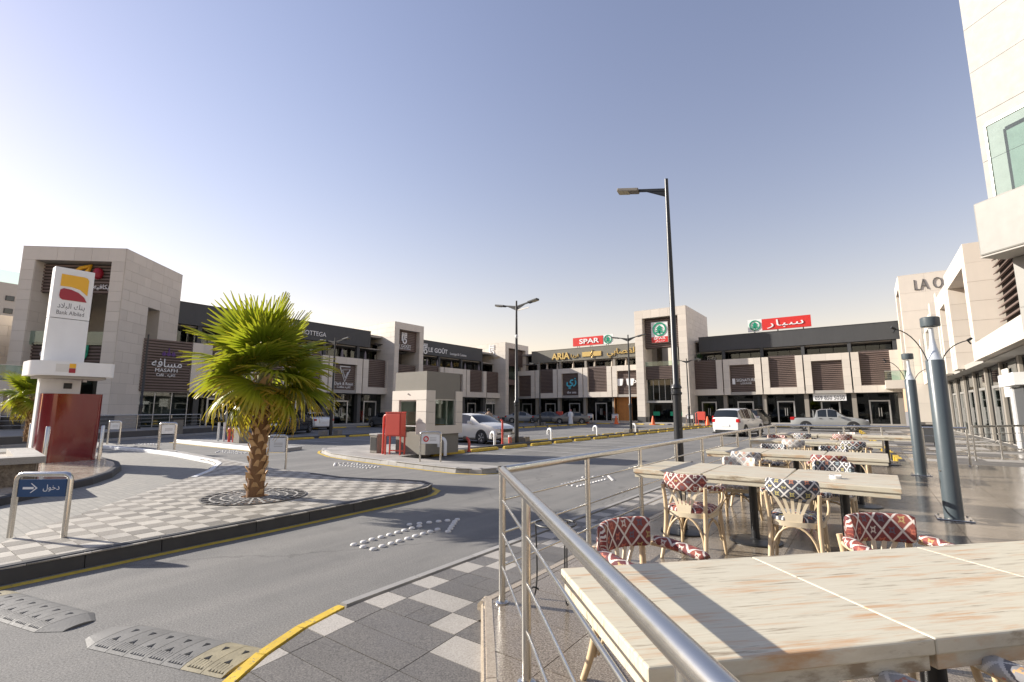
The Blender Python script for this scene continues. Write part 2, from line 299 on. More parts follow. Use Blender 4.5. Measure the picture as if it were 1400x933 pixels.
# ---------------------------------------------------------------- mesh helpers
class MB:
    def __init__(s): s.v = []; s.f = []; s.uv = {}; s.at = {}
    def add(s, vs, fs):
        k = len(s.v); s.v += [tuple(p) for p in vs]; s.f += [tuple(i + k for i in f) for f in fs]; return k
    def box(s, x0, x1, y0, y1, z0, z1):
        s.add([(x0, y0, z0), (x1, y0, z0), (x1, y1, z0), (x0, y1, z0), (x0, y0, z1), (x1, y0, z1), (x1, y1, z1), (x0, y1, z1)],
              [(0, 3, 2, 1), (4, 5, 6, 7), (0, 1, 5, 4), (1, 2, 6, 5), (2, 3, 7, 6), (3, 0, 4, 7)]); return s
    def bar(s, p, q, w, h, up=(0, 0, 1)):
        p, q = Vector(p), Vector(q); d = (q - p).normalized(); up = Vector(up)
        if abs(d.dot(up)) > 0.99: up = Vector((0, 1, 0))
        a = d.cross(up).normalized(); b = a.cross(d).normalized(); vs = []
        for c in (p, q):
            for i, j in ((-1, -1), (1, -1), (1, 1), (-1, 1)): vs.append(c + a * (i * w / 2) + b * (j * h / 2))
        s.add(vs, [(0, 1, 2, 3), (7, 6, 5, 4), (0, 4, 5, 1), (1, 5, 6, 2), (2, 6, 7, 3), (3, 7, 4, 0)]); return s
    def tube(s, pts, r, n=10, cap=True):
        pts = [Vector(p) for p in pts]; rs = r if isinstance(r, (list, tuple)) else [r] * len(pts)
        k = len(s.v); prev = None
        for i, p in enumerate(pts):
            d = (pts[min(i + 1, len(pts) - 1)] - pts[max(i - 1, 0)]).normalized()
            if prev is None:
                a = d.cross(Vector((0, 0, 1)))
                if a.length < 1e-3: a = d.cross(Vector((0, 1, 0)))
            else: a = prev - d * prev.dot(d)
            a.normalize(); prev = a; b = d.cross(a)
            for j in range(n):
                t = 2 * math.pi * j / n; s.v.append(tuple(p + (a * math.cos(t) + b * math.sin(t)) * rs[i]))
        for i in range(len(pts) - 1):
            for j in range(n):
                s.f.append((k + i * n + j, k + i * n + (j + 1) % n, k + (i + 1) * n + (j + 1) % n, k + (i + 1) * n + j))
        if cap:
            s.f.append(tuple(k + j for j in reversed(range(n)))); e = k + (len(pts) - 1) * n; s.f.append(tuple(e + j for j in range(n)))
        return s
    def lathe(s, prof, n=16, c=(0, 0, 0)):
        k = len(s.v)
        for r, z in prof:
            for j in range(n):
                t = 2 * math.pi * j / n; s.v.append((c[0] + r * math.cos(t), c[1] + r * math.sin(t), c[2] + z))
        for i in range(len(prof) - 1):
            for j in range(n): s.f.append((k + i * n + j, k + i * n + (j + 1) % n, k + (i + 1) * n + (j + 1) % n, k + (i + 1) * n + j))
        s.f.append(tuple(k + j for j in reversed(range(n)))); e = k + (len(prof) - 1) * n; s.f.append(tuple(e + j for j in range(n)))
        return s
    def prism(s, poly, z0, z1):
        n = len(poly); z0f = z0 if callable(z0) else (lambda x, y: z0); z1f = z1 if callable(z1) else (lambda x, y: z1)
        k = len(s.v)
        s.v += [(x, y, z0f(x, y)) for x, y in poly] + [(x, y, z1f(x, y)) for x, y in poly]
        s.f.append(tuple(k + i for i in reversed(range(n)))); s.f.append(tuple(k + n + i for i in range(n)))
        for i in range(n): j = (i + 1) % n; s.f.append((k + i, k + j, k + n + j, k + n + i))
        return s
    def vprism(s, poly, y0, y1):
        """polygon in the XZ plane (counter-clockwise seen from -Y), extruded from y0 to y1"""
        n = len(poly); k = len(s.v); s.v += [(x, y0, z) for x, z in poly] + [(x, y1, z) for x, z in poly]
        s.f.append(tuple(k + i for i in range(n))); s.f.append(tuple(k + n + i for i in reversed(range(n))))
        for i in range(n): j = (i + 1) % n; s.f.append((k + j, k + i, k + n + i, k + n + j))
        return s
    def ring(s, c, r0, r1, y0, y1, n=28):
        k = len(s.v)
        for j in range(n):
            t = 2 * math.pi * j / n
            for r, y in ((r0, y0), (r1, y0), (r1, y1), (r0, y1)): s.v.append((c[0] + r * math.cos(t), y, c[1] + r * math.sin(t)))
        for j in range(n):
            a, b = k + 4 * j, k + 4 * ((j + 1) % n)
            for i in range(4): s.f.append((a + i, b + i, b + (i + 1) % 4, a + (i + 1) % 4))
        return s
    def mesh(s, name, mt=None, smooth=False, angle=40):
        m = bpy.data.meshes.new(name); m.from_pydata(s.v, [], s.f)
        bm = bmesh.new(); bm.from_mesh(m); lo = [v for v in bm.verts if not v.link_faces]
        if lo: bmesh.ops.delete(bm, geom=lo, context='VERTS')
        bmesh.ops.recalc_face_normals(bm, faces=bm.faces); bm.to_mesh(m); bm.free()
        if smooth:
            for p in m.polygons: p.use_smooth = True
            try: m.set_sharp_from_angle(angle=R(angle))
            except Exception: pass
        if mt: m.materials.append(mt)
        m.update(); return m
    def build(s, name, mt, parent=None, smooth=False, loc=None, rot=None, bevel=0, angle=40):
        o = bpy.data.objects.new(name, s.mesh(name, mt, smooth, angle)); C.objects.link(o)
        if parent: o.parent = parent
        if loc: o.location = loc
        if rot: o.rotation_euler = rot
        if bevel:
            b = o.modifiers.new('bevel', 'BEVEL'); b.width = bevel; b.segments = 2; b.limit_method = 'ANGLE'
        return o
def inst(name, me, parent=None, loc=(0, 0, 0), rot=(0, 0, 0), sc=(1, 1, 1)):
    o = bpy.data.objects.new(name, me); C.objects.link(o); o.parent = parent
    o.location = loc; o.rotation_euler = rot; o.scale = sc; return o
def tag(o, label=None, cat=None, group=None, kind=None):
    if label: o['label'] = label
    if cat: o['category'] = cat
    if group: o['group'] = group
    if kind: o['kind'] = kind
    return o
def thing(name, label, cat, loc=(0, 0, 0), rz=0, group=None):
    o = bpy.data.objects.new(name, None); C.objects.link(o); o.location = loc; o.rotation_euler = (0, 0, rz); o.empty_display_size = 0.2
    return tag(o, label, cat, group)
def struct(o): o['kind'] = 'structure'; return o
def stuff(o): o['kind'] = 'stuff'; return o
def copy_tree(o, parent=None):
    c = o.copy(); C.objects.link(c); c.parent = parent
    for ch in o.children: copy_tree(ch, c)
    return c
UNIT = {}
def unit(mt):
    if mt not in UNIT: UNIT[mt] = MB().box(-.5, .5, -.5, .5, -.5, .5).mesh('block', M[mt])
    return UNIT[mt]
def block(name, mt, parent, x0, x1, y0, y1, z0, z1):
    return inst(name, unit(mt), parent, ((x0 + x1) / 2, (y0 + y1) / 2, (z0 + z1) / 2), (0, 0, 0), (x1 - x0, y1 - y0, z1 - z0))
def B(name, mt, parent, x0, x1, y0, y1, z0, z1): return MB().box(x0, x1, y0, y1, z0, z1).build(name, M[mt], parent)

# Arabic letters joined into their written forms, set right to left
AR = {'ا': (0xFE8D, 2), 'ب': (0xFE8F, 4), 'ة': (0xFE93, 2), 'ت': (0xFE95, 4), 'ج': (0xFE9D, 4), 'ح': (0xFEA1, 4), 'خ': (0xFEA5, 4), 'د': (0xFEA9, 2), 'ر': (0xFEAD, 2), 'ز': (0xFEAF, 2),
      'س': (0xFEB1, 4), 'ش': (0xFEB5, 4), 'ص': (0xFEB9, 4), 'ع': (0xFEC9, 4), 'ف': (0xFED1, 4), 'ق': (0xFED5, 4), 'ك': (0xFED9, 4), 'ل': (0xFEDD, 4), 'م': (0xFEE1, 4), 'ن': (0xFEE5, 4), 'ه': (0xFEE9, 4), 'و': (0xFEED, 2), 'ي': (0xFEF1, 4), 'Y': (0xFEFB, 2)}
def arabic(s):
    s = s.replace('لا', 'Y'); out = []
    for i, c in enumerate(s):
        if c not in AR: out.append(c); continue
        base, n = AR[c]
        pj = i > 0 and s[i - 1] in AR and AR[s[i - 1]][1] == 4
        nj = n == 4 and i + 1 < len(s) and s[i + 1] in AR
        k = (3 if pj else 2) if nj else (1 if pj else 0)
        out.append(chr(base + k))
    return ''.join(reversed(out))
def text(parent, s, mt, loc, height=None, width=None, depth=0.03, rot=(R(90), 0, 0), align='CENTER', name='lettering', sx=1.0, bold=0.0):
    cu = bpy.data.curves.new('t', 'FONT'); cu.body = s; cu.extrude = 0.001; cu.offset = bold; cu.resolution_u = 3
    o = bpy.data.objects.new('t', cu); C.objects.link(o)
    dg = bpy.context.evaluated_depsgraph_get(); me = bpy.data.meshes.new_from_object(o.evaluated_get(dg)); bpy.data.objects.remove(o); bpy.data.curves.remove(cu)
    xs = [v.co.x for v in me.vertices]; ys = [v.co.y for v in me.vertices]
    w, h = max(xs) - min(xs), max(ys) - min(ys)
    k = height / h if height else width / w; kx = (width / w) if (width and height) else k * sx
    cx = {'CENTER': (max(xs) + min(xs)) / 2, 'LEFT': min(xs), 'RIGHT': max(xs)}[align]; cy = (max(ys) + min(ys)) / 2
    for v in me.vertices: v.co = ((v.co.x - cx) * kx, (v.co.y - cy) * k, depth if v.co.z > 0 else 0.0)
    me.materials.clear(); me.materials.append(M[mt]); me.name = name
    o = bpy.data.objects.new(name, me); C.objects.link(o); o.parent = parent; o.location = loc; o.rotation_euler = rot; return o

def cuts(a, b, step, keys=()):
    ks = [a] + sorted(k for k in keys if a + 0.02 < k < b - 0.02) + [b]; out = [a]
    for p, q in zip(ks, ks[1:]):
        n = max(1, round((q - p) / step))
        out += [p + (q - p) * i / n for i in range(1, n + 1)]
    return out
def clad(parent, O, U, Nn, W_, z0, z1, ch=0.62, pw=1.25, holes=(), mt='stone', th=0.03, gap=0.012, stagger=True):
    """stone panels on a vertical wall: O origin, U direction along the wall, Nn outward normal; every panel its own object"""
    O, U, Nn = Vector(O), Vector(U), Vector(Nn); ang = math.atan2(U.y, U.x)
    us_k = [h[0] for h in holes] + [h[1] for h in holes]; zs = cuts(z0, z1, ch, [h[2] for h in holes] + [h[3] for h in holes])
    for r, (a, b) in enumerate(zip(zs, zs[1:])):
        us = cuts(0, W_, pw, us_k); zc = (a + b) / 2
        if stagger and r % 2:
            keys = sorted(set([0, W_] + us_k)); us2 = [0.0]
            for p, q in zip(keys, keys[1:]):
                inner = [u for u in us if p - 1e-4 <= u <= q + 1e-4]
                if len(inner) > 2:
                    st = inner[1] - inner[0]; us2 += [u + st * 0.5 for u in inner[:-1]]
                us2.append(q)
            us = us2
        for p, q in zip(us, us[1:]):
            uc = (p + q) / 2
            if any(h[0] < uc < h[1] and h[2] < zc < h[3] for h in holes): continue
            c = O + U * uc + Nn * (th / 2 + random.uniform(-0.003, 0.003)); c.z = O.z + zc
            inst('panel', unit(mt), parent, c, (0, 0, ang), (q - p - gap, th, b - a - gap))

def clip_poly(poly, x0, x1, y0, y1):
    def half(P, ins, cut):
        out = []
        for i in range(len(P)):
            a, b = P[i - 1], P[i]
            if ins(b):
                if not ins(a): out.append(cut(a, b))
                out.append(b)
            elif ins(a): out.append(cut(a, b))
        return out
    def cx(k): return lambda a, b: (k, a[1] + (b[1] - a[1]) * (k - a[0]) / (b[0] - a[0]))
    def cy(k): return lambda a, b: (a[0] + (b[0] - a[0]) * (k - a[1]) / (b[1] - a[1]), k)
    P = half(poly, lambda p: p[0] >= x0, cx(x0))
    P = P and half(P, lambda p: p[0] <= x1, cx(x1)); P = P and half(P, lambda p: p[1] >= y0, cy(y0)); P = P and half(P, lambda p: p[1] <= y1, cy(y1))
    return P or []
def area(P): return 0.5 * sum(P[i - 1][0] * P[i][1] - P[i][0] * P[i - 1][1] for i in range(len(P)))
def kerb(parent, line, w, z0, z1, mt, seg=0.9, side=1, batter=0.02, slope=None):
    """kerb stones laid along a polyline; the outer face is on the given side"""
    pts = [Vector((x, y, 0)) for x, y in line]
    for a, b in zip(pts, pts[1:]):
        L = (b - a).length; n = max(1, round(L / seg)); d = (b - a) / L; nrm = Vector((d.y, -d.x, 0)) * side
        for i in range(n):
            p, q = a + d * (L * i / n + 0.004), a + d * (L * (i + 1) / n - 0.004)
            k = MB(); vs = []
            for c in (p, q):
                for off, z in ((0, z0), (batter, z1 - 0.03), (batter + 0.03, z1), (w, z1), (w, z0)): vs.append((c.x - nrm.x * off, c.y - nrm.y * off, z))
            k.add(vs, [(0, 1, 2, 3, 4), (9, 8, 7, 6, 5)] + [(j, j + 5, (j + 1) % 5 + 5, (j + 1) % 5) for j in range(5)])
            k.build('kerb_stone', M[mt], parent)

# ---------------------------------------------------------------- building pieces
def louvre(parent, x0, x1, y, z0, z1, pitch=0.2, mt='slat', back=True, name='louvre_slats', sw=0.12):
    s = MB(); z = z0 + pitch / 2
    while z < z1 - 0.03:
        s.bar((x0, y, z), (x1, y, z), sw, 0.035, (0, -0.55, 1)); s.box(x0, x1, y - 0.05, y - 0.02, z - 0.055, z + 0.055); z += pitch
    o = stuff(s.build(name, M[mt], parent))
    if back: B('louvre_backing', 'slat_dark', parent, x0, x1, y + 0.06, y + 0.1, z0, z1)
    return o
def frame(parent, x0, x1, z0, z1, kind, lw=0.66, bh=0.7, y0=0.0, y1=0.5, mt='stone'):
    g = 0.012; core = MB(); segs = []
    if kind == 'N': segs = [(x0, x0 + lw, z0, z1 - bh), (x1 - lw, x1, z0, z1 - bh), (x0, x1, z1 - bh, z1)]
    else: segs = [(x0, x0 + lw, z0 + bh, z1), (x1 - lw, x1, z0 + bh, z1), (x0, x1, z0, z0 + bh)]
    for a, b, c, d in segs: core.box(a + 0.012, b - 0.012, y0 + 0.012, y1 - 0.012, c + 0.002, d - 0.002)
    f = core.build('frame', M['joint'], parent)
    for a, b, c, d in segs:
        if b - a < d - c:
            zs = cuts(c, d, 0.95)
            for p, q in zip(zs, zs[1:]): block('panel', mt, f, a, b, y0, y1, p + g / 2, q - g / 2)
        else:
            xs = cuts(a, b, 1.1, (x0 + lw, x1 - lw))
            for p, q in zip(xs, xs[1:]): block('panel', mt, f, p + g / 2, q - g / 2, y0, y1, c, d)
    return f
def double_door(parent, xc, y, z0, w=1.7, h=2.35, fm='alu'):
    d = MB(); t = 0.13
    d.box(xc - w / 2, xc - w / 2 + t, y - 0.06, y + 0.08, z0, z0 + h).box(xc + w / 2 - t, xc + w / 2, y - 0.06, y + 0.08, z0, z0 + h).box(xc - w / 2 + t, xc + w / 2 - t, y - 0.06, y + 0.08, z0 + h - t, z0 + h)
    dd = d.build('door', M[fm], parent)
    for s in (-1, 1):
        a, b = sorted((xc + s * 0.015, xc + s * (w / 2 - t - 0.01)))
        block('door_leaf', 'glass', dd, a, b, y - 0.012, y + 0.012, z0 + 0.02, z0 + h - t - 0.02)
        MB().bar((xc + s * 0.1, y - 0.07, z0 + 0.75), (xc + s * 0.1, y - 0.07, z0 + 1.6), 0.05, 0.05).bar((xc + s * 0.1, y - 0.08, z0 + 0.95), (xc + s * 0.1, y, z0 + 0.95), 0.03, 0.03).bar((xc + s * 0.1, y - 0.08, z0 + 1.4), (xc + s * 0.1, y, z0 + 1.4), 0.03, 0.03).build('door_handle', M['alu'], dd)
    return dd
def shopfront(parent, x0, x1, y, z0, z1, dw=1.7, dh=2.35, dx=0.5, door=True, fm='alu', mul='dark'):
    xc = x0 + (x1 - x0) * dx; m = MB()
    if door:
        double_door(parent, xc, y, z0, dw, dh, fm)
        xs = [x0, xc - dw / 2, xc + dw / 2, x1]
        for a, b, c, d in ((xs[0], xs[1], z0, z1), (xs[2], xs[3], z0, z1), (xs[1], xs[2], z0 + dh, z1)):
            block('window_pane', 'glass', parent, a + 0.02, b - 0.02, y - 0.01, y + 0.01, c + 0.02, d - 0.02)
        for a in (xs[0], xs[1], xs[2], xs[3]): m.box(a - 0.025, a + 0.025, y - 0.03, y + 0.05, z0 + (dh if a in xs[1:3] else 0), z1)
    else:
        xs = cuts(x0, x1, 1.3)
        for a, b in zip(xs, xs[1:]): block('window_pane', 'glass', parent, a + 0.02, b - 0.02, y - 0.01, y + 0.01, z0 + 0.02, z1 - 0.02)
        for a in xs: m.box(a - 0.025, a + 0.025, y - 0.03, y + 0.05, z0, z1)
    m.box(x0, x1, y - 0.04, y + 0.06, z1 - 0.06, z1).box(x0, x1, y - 0.04, y + 0.06, z0 - 0.02, z0 + 0.04)
    m.build('window_frame', M[mul], parent)

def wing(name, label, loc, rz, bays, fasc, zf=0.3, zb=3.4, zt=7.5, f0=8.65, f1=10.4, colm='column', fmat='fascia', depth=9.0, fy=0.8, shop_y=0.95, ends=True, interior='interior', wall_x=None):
    """two-storey row of shops. Local x runs along the front, -y faces the car park. bays: (x0, x1, kind, options)"""
    t = thing(name, label, 'building', loc, rz)
    X0 = min(b[0] for b in bays); X1 = max(b[1] for b in bays)
    s = MB(); s.box(X0, X1, 0.1, depth, zf - 0.45, zf); s.box(X0, X1, 0.05, depth, zb - 0.02, zb + 0.3); s.box(X0, X1, fy + 0.35, depth, f1 - 0.5, f1 - 0.25)
    s.build('floor_slab', M['ceil'], t)
    w = MB(); w.box(X0, X1, depth, depth + 0.25, zf - 0.4, f1 - 0.1)
    if ends:
        for a in (X0, X1 - 0.2): w.box(a, a + 0.2, shop_y + 0.4, depth, zf, f1 - 0.52)
    w.build('wall', M['fascia'], t)
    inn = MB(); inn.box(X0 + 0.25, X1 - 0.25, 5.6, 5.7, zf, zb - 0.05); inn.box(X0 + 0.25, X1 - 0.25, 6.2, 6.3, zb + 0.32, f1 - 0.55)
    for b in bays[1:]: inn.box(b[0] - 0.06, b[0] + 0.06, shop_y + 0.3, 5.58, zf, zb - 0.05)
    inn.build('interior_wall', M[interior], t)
    for b in bays:
        for k in range(5):
            xx = random.uniform(b[0] + 0.5, b[1] - 0.9); yy = random.uniform(2.4, 5.0); block('shop_shelf', 'shelf', t, xx, xx + random.uniform(.3, .9), yy, yy + .4, zf, zf + random.uniform(.7, 2.2))
    edges = sorted(set([b[0] for b in bays] + [b[1] for b in bays]))
    for e in edges:
        a = min(max(e, X0 + 0.2), X1 - 0.2)
        block('column', colm, t, a - 0.2, a + 0.2, 0.42, shop_y + 0.05, zf, zb - 0.03)
        block('column', 'fascia' if fmat == 'fascia' else colm, t, a - 0.16, a + 0.16, fy + 0.1, fy + 0.5, zb + 0.3, f0 + 0.1)
    for b in bays:
        x0, x1, kind, op = b[0] + 0.06, b[1] - 0.06, b[2], (b[3] if len(b) > 3 else {})
        if kind in 'UN':
            frame(t, x0, x1, zb, zt, kind)
            lw, bh = 0.66, 0.7
            if kind == 'N': louvre(t, x0 + lw, x1 - lw, 0.33, zb + 0.02, zt - bh)
            else: louvre(t, x0 + lw, x1 - lw, 0.33, zb + bh, zt + 0.12)
        elif kind == 'L':      # louvre with only a right leg
            louvre(t, x0, x1 - 0.68, 0.33, zb, zt + 0.1); block('panel', 'stone', t, x1 - 0.66, x1, 0, 0.5, zb, zt)
        elif kind == 'R':      # bottom bar and right leg only
            frame_ = MB().box(x0, x1, 0.01, 0.49, zb + 0.01, zb + 0.69).build('frame', M['joint'], t)
            for p, q in zip(cuts(x0, x1, 1.1), cuts(x0, x1, 1.1)[1:]): block('panel', 'stone', frame_, p + .006, q - .006, 0, 0.5, zb, zb + 0.7)
            for p, q in zip(cuts(zb + .7, zt, .95), cuts(zb + .7, zt, .95)[1:]): block('panel', 'stone', frame_, x1 - 0.66, x1, 0, 0.5, p + .006, q - .006)
            louvre(t, x0, x1 - 0.68, 0.33, zb + 0.7, zt + 0.1)
        if op.get('shop', True):
            shopfront(t, b[0] + 0.22, b[1] - 0.22, shop_y, zf, zb - 0.05, dx=op.get('dx', 0.5), door=op.get('door', True), fm=op.get('fm', 'alu'))
        # upper floor glazing behind the terrace
        xs = cuts(b[0] + 0.2, b[1] - 0.2, 1.2); m = MB()
        for p, q in zip(xs, xs[1:]): block('window_pane', 'glass', t, p + 0.03, q - 0.03, 2.6, 2.62, zb + 0.35, f0 - 0.25)
        for p in xs: m.box(p - 0.03, p + 0.03, 2.56, 2.66, zb + 0.3, f0 - 0.2)
        m.box(xs[0], xs[-1], 2.56, 2.66, f0 - 0.25, f0 - 0.15); m.build('window_frame', M['dark'], t)
    B('terrace_soffit', 'ceil', t, X0, X1, fy + 0.4, depth, f0 - 0.14, f0 - 0.02)
    for a, b in fasc:
        f = B('fascia', fmat, t, a, b, fy, fy + 0.32, f0, f1)
        B('coping', 'fascia' if fmat == 'fascia' else 'column_tan', f, a - 0.02, b + 0.02, fy - 0.03, fy + 0.36, f1 + 0.002, f1 + 0.06)
    return t

def tower(name, label, loc, rz, W_, D, Ht, pier=0.9, top=0.9, zf=0.0, hole_l=None, hole_r=None, ch=0.62, pw=1.2, plinth=0.5, side_clad=('l', 'r'), D_clad=None, back=True):
    """stone portal: two side slabs and a lintel, front at y=0 facing -y; side slabs may have one slot (y0,y1,z0,z1)"""
    t = thing(name, label, 'building', loc, rz); Dc = D_clad or D
    for side, hole in (('left', hole_l), ('right', hole_r)):
        x0, x1 = (0, pier) if side == 'left' else (W_ - pier, W_)
        s = MB()
        if hole:
            a, b, c, d = hole
            s.box(x0, x1, 0, a, zf, Ht - top).box(x0, x1, b, D, zf, Ht - top).box(x0, x1, a, b, zf, c)
            if d < Ht - top - 0.01: s.box(x0, x1, a, b, d, Ht - top)
        else: s.box(x0, x1, 0, D, zf, Ht - top)
        w = s.build('side_wall', M['joint'], t)
        clad(w, (x0, 0, 0), (1, 0, 0), (0, -1, 0), pier, zf + plinth, Ht - top, ch, pier)
        block('plinth', 'plinth', w, x0 - 0.035, x1 + 0.035, -0.035, 0.6, zf, zf + plinth)
        holes = [hole] if hole else []
        if side == 'left' and 'l' in side_clad: clad(w, (0, Dc, 0), (0, -1, 0), (-1, 0, 0), Dc, zf + plinth, Ht, ch, pw, [(Dc - h[1], Dc - h[0], h[2], h[3]) for h in holes])
        if side == 'right' and 'r' in side_clad: clad(w, (W_, 0, 0), (0, 1, 0), (1, 0, 0), Dc, zf + plinth, Ht, ch, pw, holes)
        # inner cheek
        if side == 'left': clad(w, (pier, 0, 0), (0, 1, 0), (1, 0, 0), min(D, 3.0), zf + plinth, Ht - top, ch, 1.5, [h for h in holes if h[0] < 3])
        else: clad(w, (W_ - pier, min(D, 3.0), 0), (0, -1, 0), (-1, 0, 0), min(D, 3.0), zf + plinth, Ht - top, ch, 1.5, [(min(D, 3.) - h[1], min(D, 3.) - h[0], h[2], h[3]) for h in holes if h[0] < 3])
    r = MB().box(0, W_, 0, D, Ht - top, Ht).build('lintel', M['joint'], t)
    clad(r, (0, 0, 0), (1, 0, 0), (0, -1, 0), W_, Ht - top, Ht, top, pw)
    B('coping', 'stone', r, -0.03, W_ + 0.03, -0.03, D + 0.03, Ht + 0.002, Ht + 0.04)
    if back: clad(r, (W_, D, 0), (-1, 0, 0), (0, 1, 0), W_, Ht - top, Ht, top, pw)
    return t

# ---------------------------------------------------------------- ground
T = 0.19                                                    # terrace level above the road
struct(MB().prism([(-900, -900), (900, -900), (900, 900), (-900, 900)], -0.30, -0.25).build('ground', M['walk']))
struct(MB().prism([(-46, -14), (4, -14), (4, 61), (-46, 61)], -0.2, 0.0).build('road', M['asphalt']))

def tiles(parent, poly, x0, x1, y0, y1, sx, sy, zt, th, pick, gap=0.006, limit=300, near=(0, 0), zf=None, jit=0.0012):
    """paving stones cut to the outline; the nearest ones are objects of their own, the rest one mesh per material"""
    cells = []; i0 = math.floor(x0 / sx); i1 = math.ceil(x1 / sx); j0 = math.floor(y0 / sy); j1 = math.ceil(y1 / sy)
    for i in range(i0, i1):
        for j in range(j0, j1):
            a, b, c, d = i * sx + gap / 2, (i + 1) * sx - gap / 2, j * sy + gap / 2, (j + 1) * sy - gap / 2
            P = clip_poly(poly, a, b, c, d)
            if len(P) < 3 or abs(area(P)) < 0.12 * sx * sy: continue
            full = abs(abs(area(P)) - (b - a) * (d - c)) < 1e-6
            cx, cy = (a + b) / 2, (c + d) / 2; fwd = -cx * 0.588 + cy * 0.809
            if fwd < 0.8: continue
            cells.append(((cx - near[0]) ** 2 + (cy - near[1]) ** 2, i, j, P, full, cx, cy))
    cells.sort(key=lambda c: c[0]); rest = {}; shared = {}
    for k, (_, i, j, P, full, cx, cy) in enumerate(cells):
        mt = pick(i, j); dz = random.uniform(-jit, jit)
        if k < limit:
            if full and zf is None:
                if mt not in shared: shared[mt] = MB().prism([(-(sx - gap) / 2, -(sy - gap) / 2), ((sx - gap) / 2, -(sy - gap) / 2), ((sx - gap) / 2, (sy - gap) / 2), (-(sx - gap) / 2, (sy - gap) / 2)], -th, 0).mesh('paver', M[mt])
                inst('paver', shared[mt], parent, (cx, cy, zt + dz))
            else:
                if area(P) < 0: P = P[::-1]
                z1 = (lambda x, y: zf(x, y) + dz) if zf else zt + dz
                MB().prism(P, (lambda x, y: zf(x, y) - th) if zf else zt - th, z1).build('paver', M[mt], parent)
        else: rest.setdefault(mt, MB()).prism(P if area(P) > 0 else P[::-1], zt - th, zt + dz)
    for mt, mb in rest.items(): stuff(mb.build('far_pavers', M[mt], parent))

def inset(poly, d):
    s = 1 if area(poly) > 0 else -1; out = []; n = len(poly)
    for i, p in enumerate(poly):
        t = (Vector(poly[(i + 1) % n]) - Vector(poly[i - 1])).normalized(); out.append((p[0] - t.y * d * s, p[1] + t.x * d * s))
    return out
# palm island, its far arm runs along the side road
ISL_road = [(-6.72, -6), (-6.72, 1.0), (-6.78, 2.4), (-6.80, 3.5), (-6.86, 5.1), (-6.95, 6.4), (-7.08, 6.95), (-7.32, 7.32), (-7.7, 7.5), (-8.3, 7.38), (-8.9, 7.08), (-9.7, 6.85), (-10.8, 6.87), (-12.2, 6.78), (-15.0, 7.1), (-21.0, 7.65), (-28.8, 7.45), (-36, 7.0)]
ISL_lane = [(-36, 6.4), (-26.2, 6.65), (-23.0, 6.98), (-19.7, 7.02), (-15.95, 6.70), (-15.0, 6.42), (-14.45, 6.1), (-13.35, 5.5), (-12.36, 4.75), (-10.3, 3.02), (-8.88, 1.86), (-8.04, 1.25), (-7.6, 0.4), (-7.4, -6)]
isl_poly = ISL_road + ISL_lane
isl = struct(MB().prism(inset(isl_poly, .07), -0.1, 0.135).build('palm_island', M['kerb_grey']))
kerb(isl, ISL_road[:13], 0.14, -0.02, 0.16, 'kerb_black', 0.9, 1)
kerb(isl, ISL_road[13:], 0.14, -0.02, 0.155, 'kerb_grey', 0.9, 1)
kerb(isl, ISL_lane[1:9], 0.16, 0.0, 0.165, 'kerb_white', 0.8, 1)
hole = Vector((-8.72, 4.42)); HR = 0.86
def pick_check(i, j): return 'check_dark' if (i + j) % 2 else 'check_light'
tiles(isl, isl_poly, -17, -6.8, -1, 7.6, 0.25, 0.25, 0.15, 0.014, pick_check, near=(-7, 3.0))
# paving of the drive-through lane, and the cash machine island
struct(MB().prism(ISL_lane + [(-7.4, -9), (-36, -9)], -0.1, 0.055).build('lane_paving', M['paver']))
atm_line = [(-11.1, -6), (-11.3, 1.0), (-11.78, 1.75), (-12.4, 2.35), (-13.08, 2.92), (-13.6, 3.4), (-14.6, 4.0), (-16.13, 4.60), (-17.3, 4.88), (-19.0, 5.0), (-22.5, 5.0), (-24.3, 4.2), (-24.6, 2.5)]
atm = struct(MB().prism(inset(atm_line + [(-24.6, -6)], .07), -0.05, 0.19).build('kiosk_island', M['joint']))
kerb(atm, atm_line, 0.15, 0.03, 0.205, 'kerb_black', 0.9, 1)
tiles(atm, [(x + (-0.14 if x > -20 else 0.1), y - 0.1) for x, y in atm_line] + [(-24.4, -6)], -24.4, -11, -3, 5, 0.6, 0.6, 0.202, 0.014, lambda i, j: 'beige_marble', gap=0.005, near=(-12, 3))
# booth island with the red cabinet, its end spur, and the kerb line of the middle parking rows
bo_road = [(-18.3, 12.4), (-18.0, 11.7), (-17.2, 11.15), (-15.6, 10.5), (-14.0, 10.2), (-12.3, 10.0), (-10.2, 9.8), (-8.9, 9.72), (-8.2, 9.95), (-8.05, 10.4)]
bo_poly = bo_road + [(-8.3, 10.75), (-12.6, 11.0), (-12.75, 12.0), (-13.0, 16.2), (-15.6, 16.2), (-17.9, 14.4)]
boi = struct(MB().prism(inset(bo_poly, .07), -0.05, 0.115).build('booth_island', M['kerb_grey']))
kerb(boi, bo_road, 0.16, -0.02, 0.135, 'kerb_grey', 0.45, 1)
tiles(boi, bo_poly, -18.3, -8, 9.6, 16.3, 0.5, 0.5, 0.128, 0.012, lambda i, j: random.choice(['walk', 'walk', 'tile_light']), near=(-10, 10))
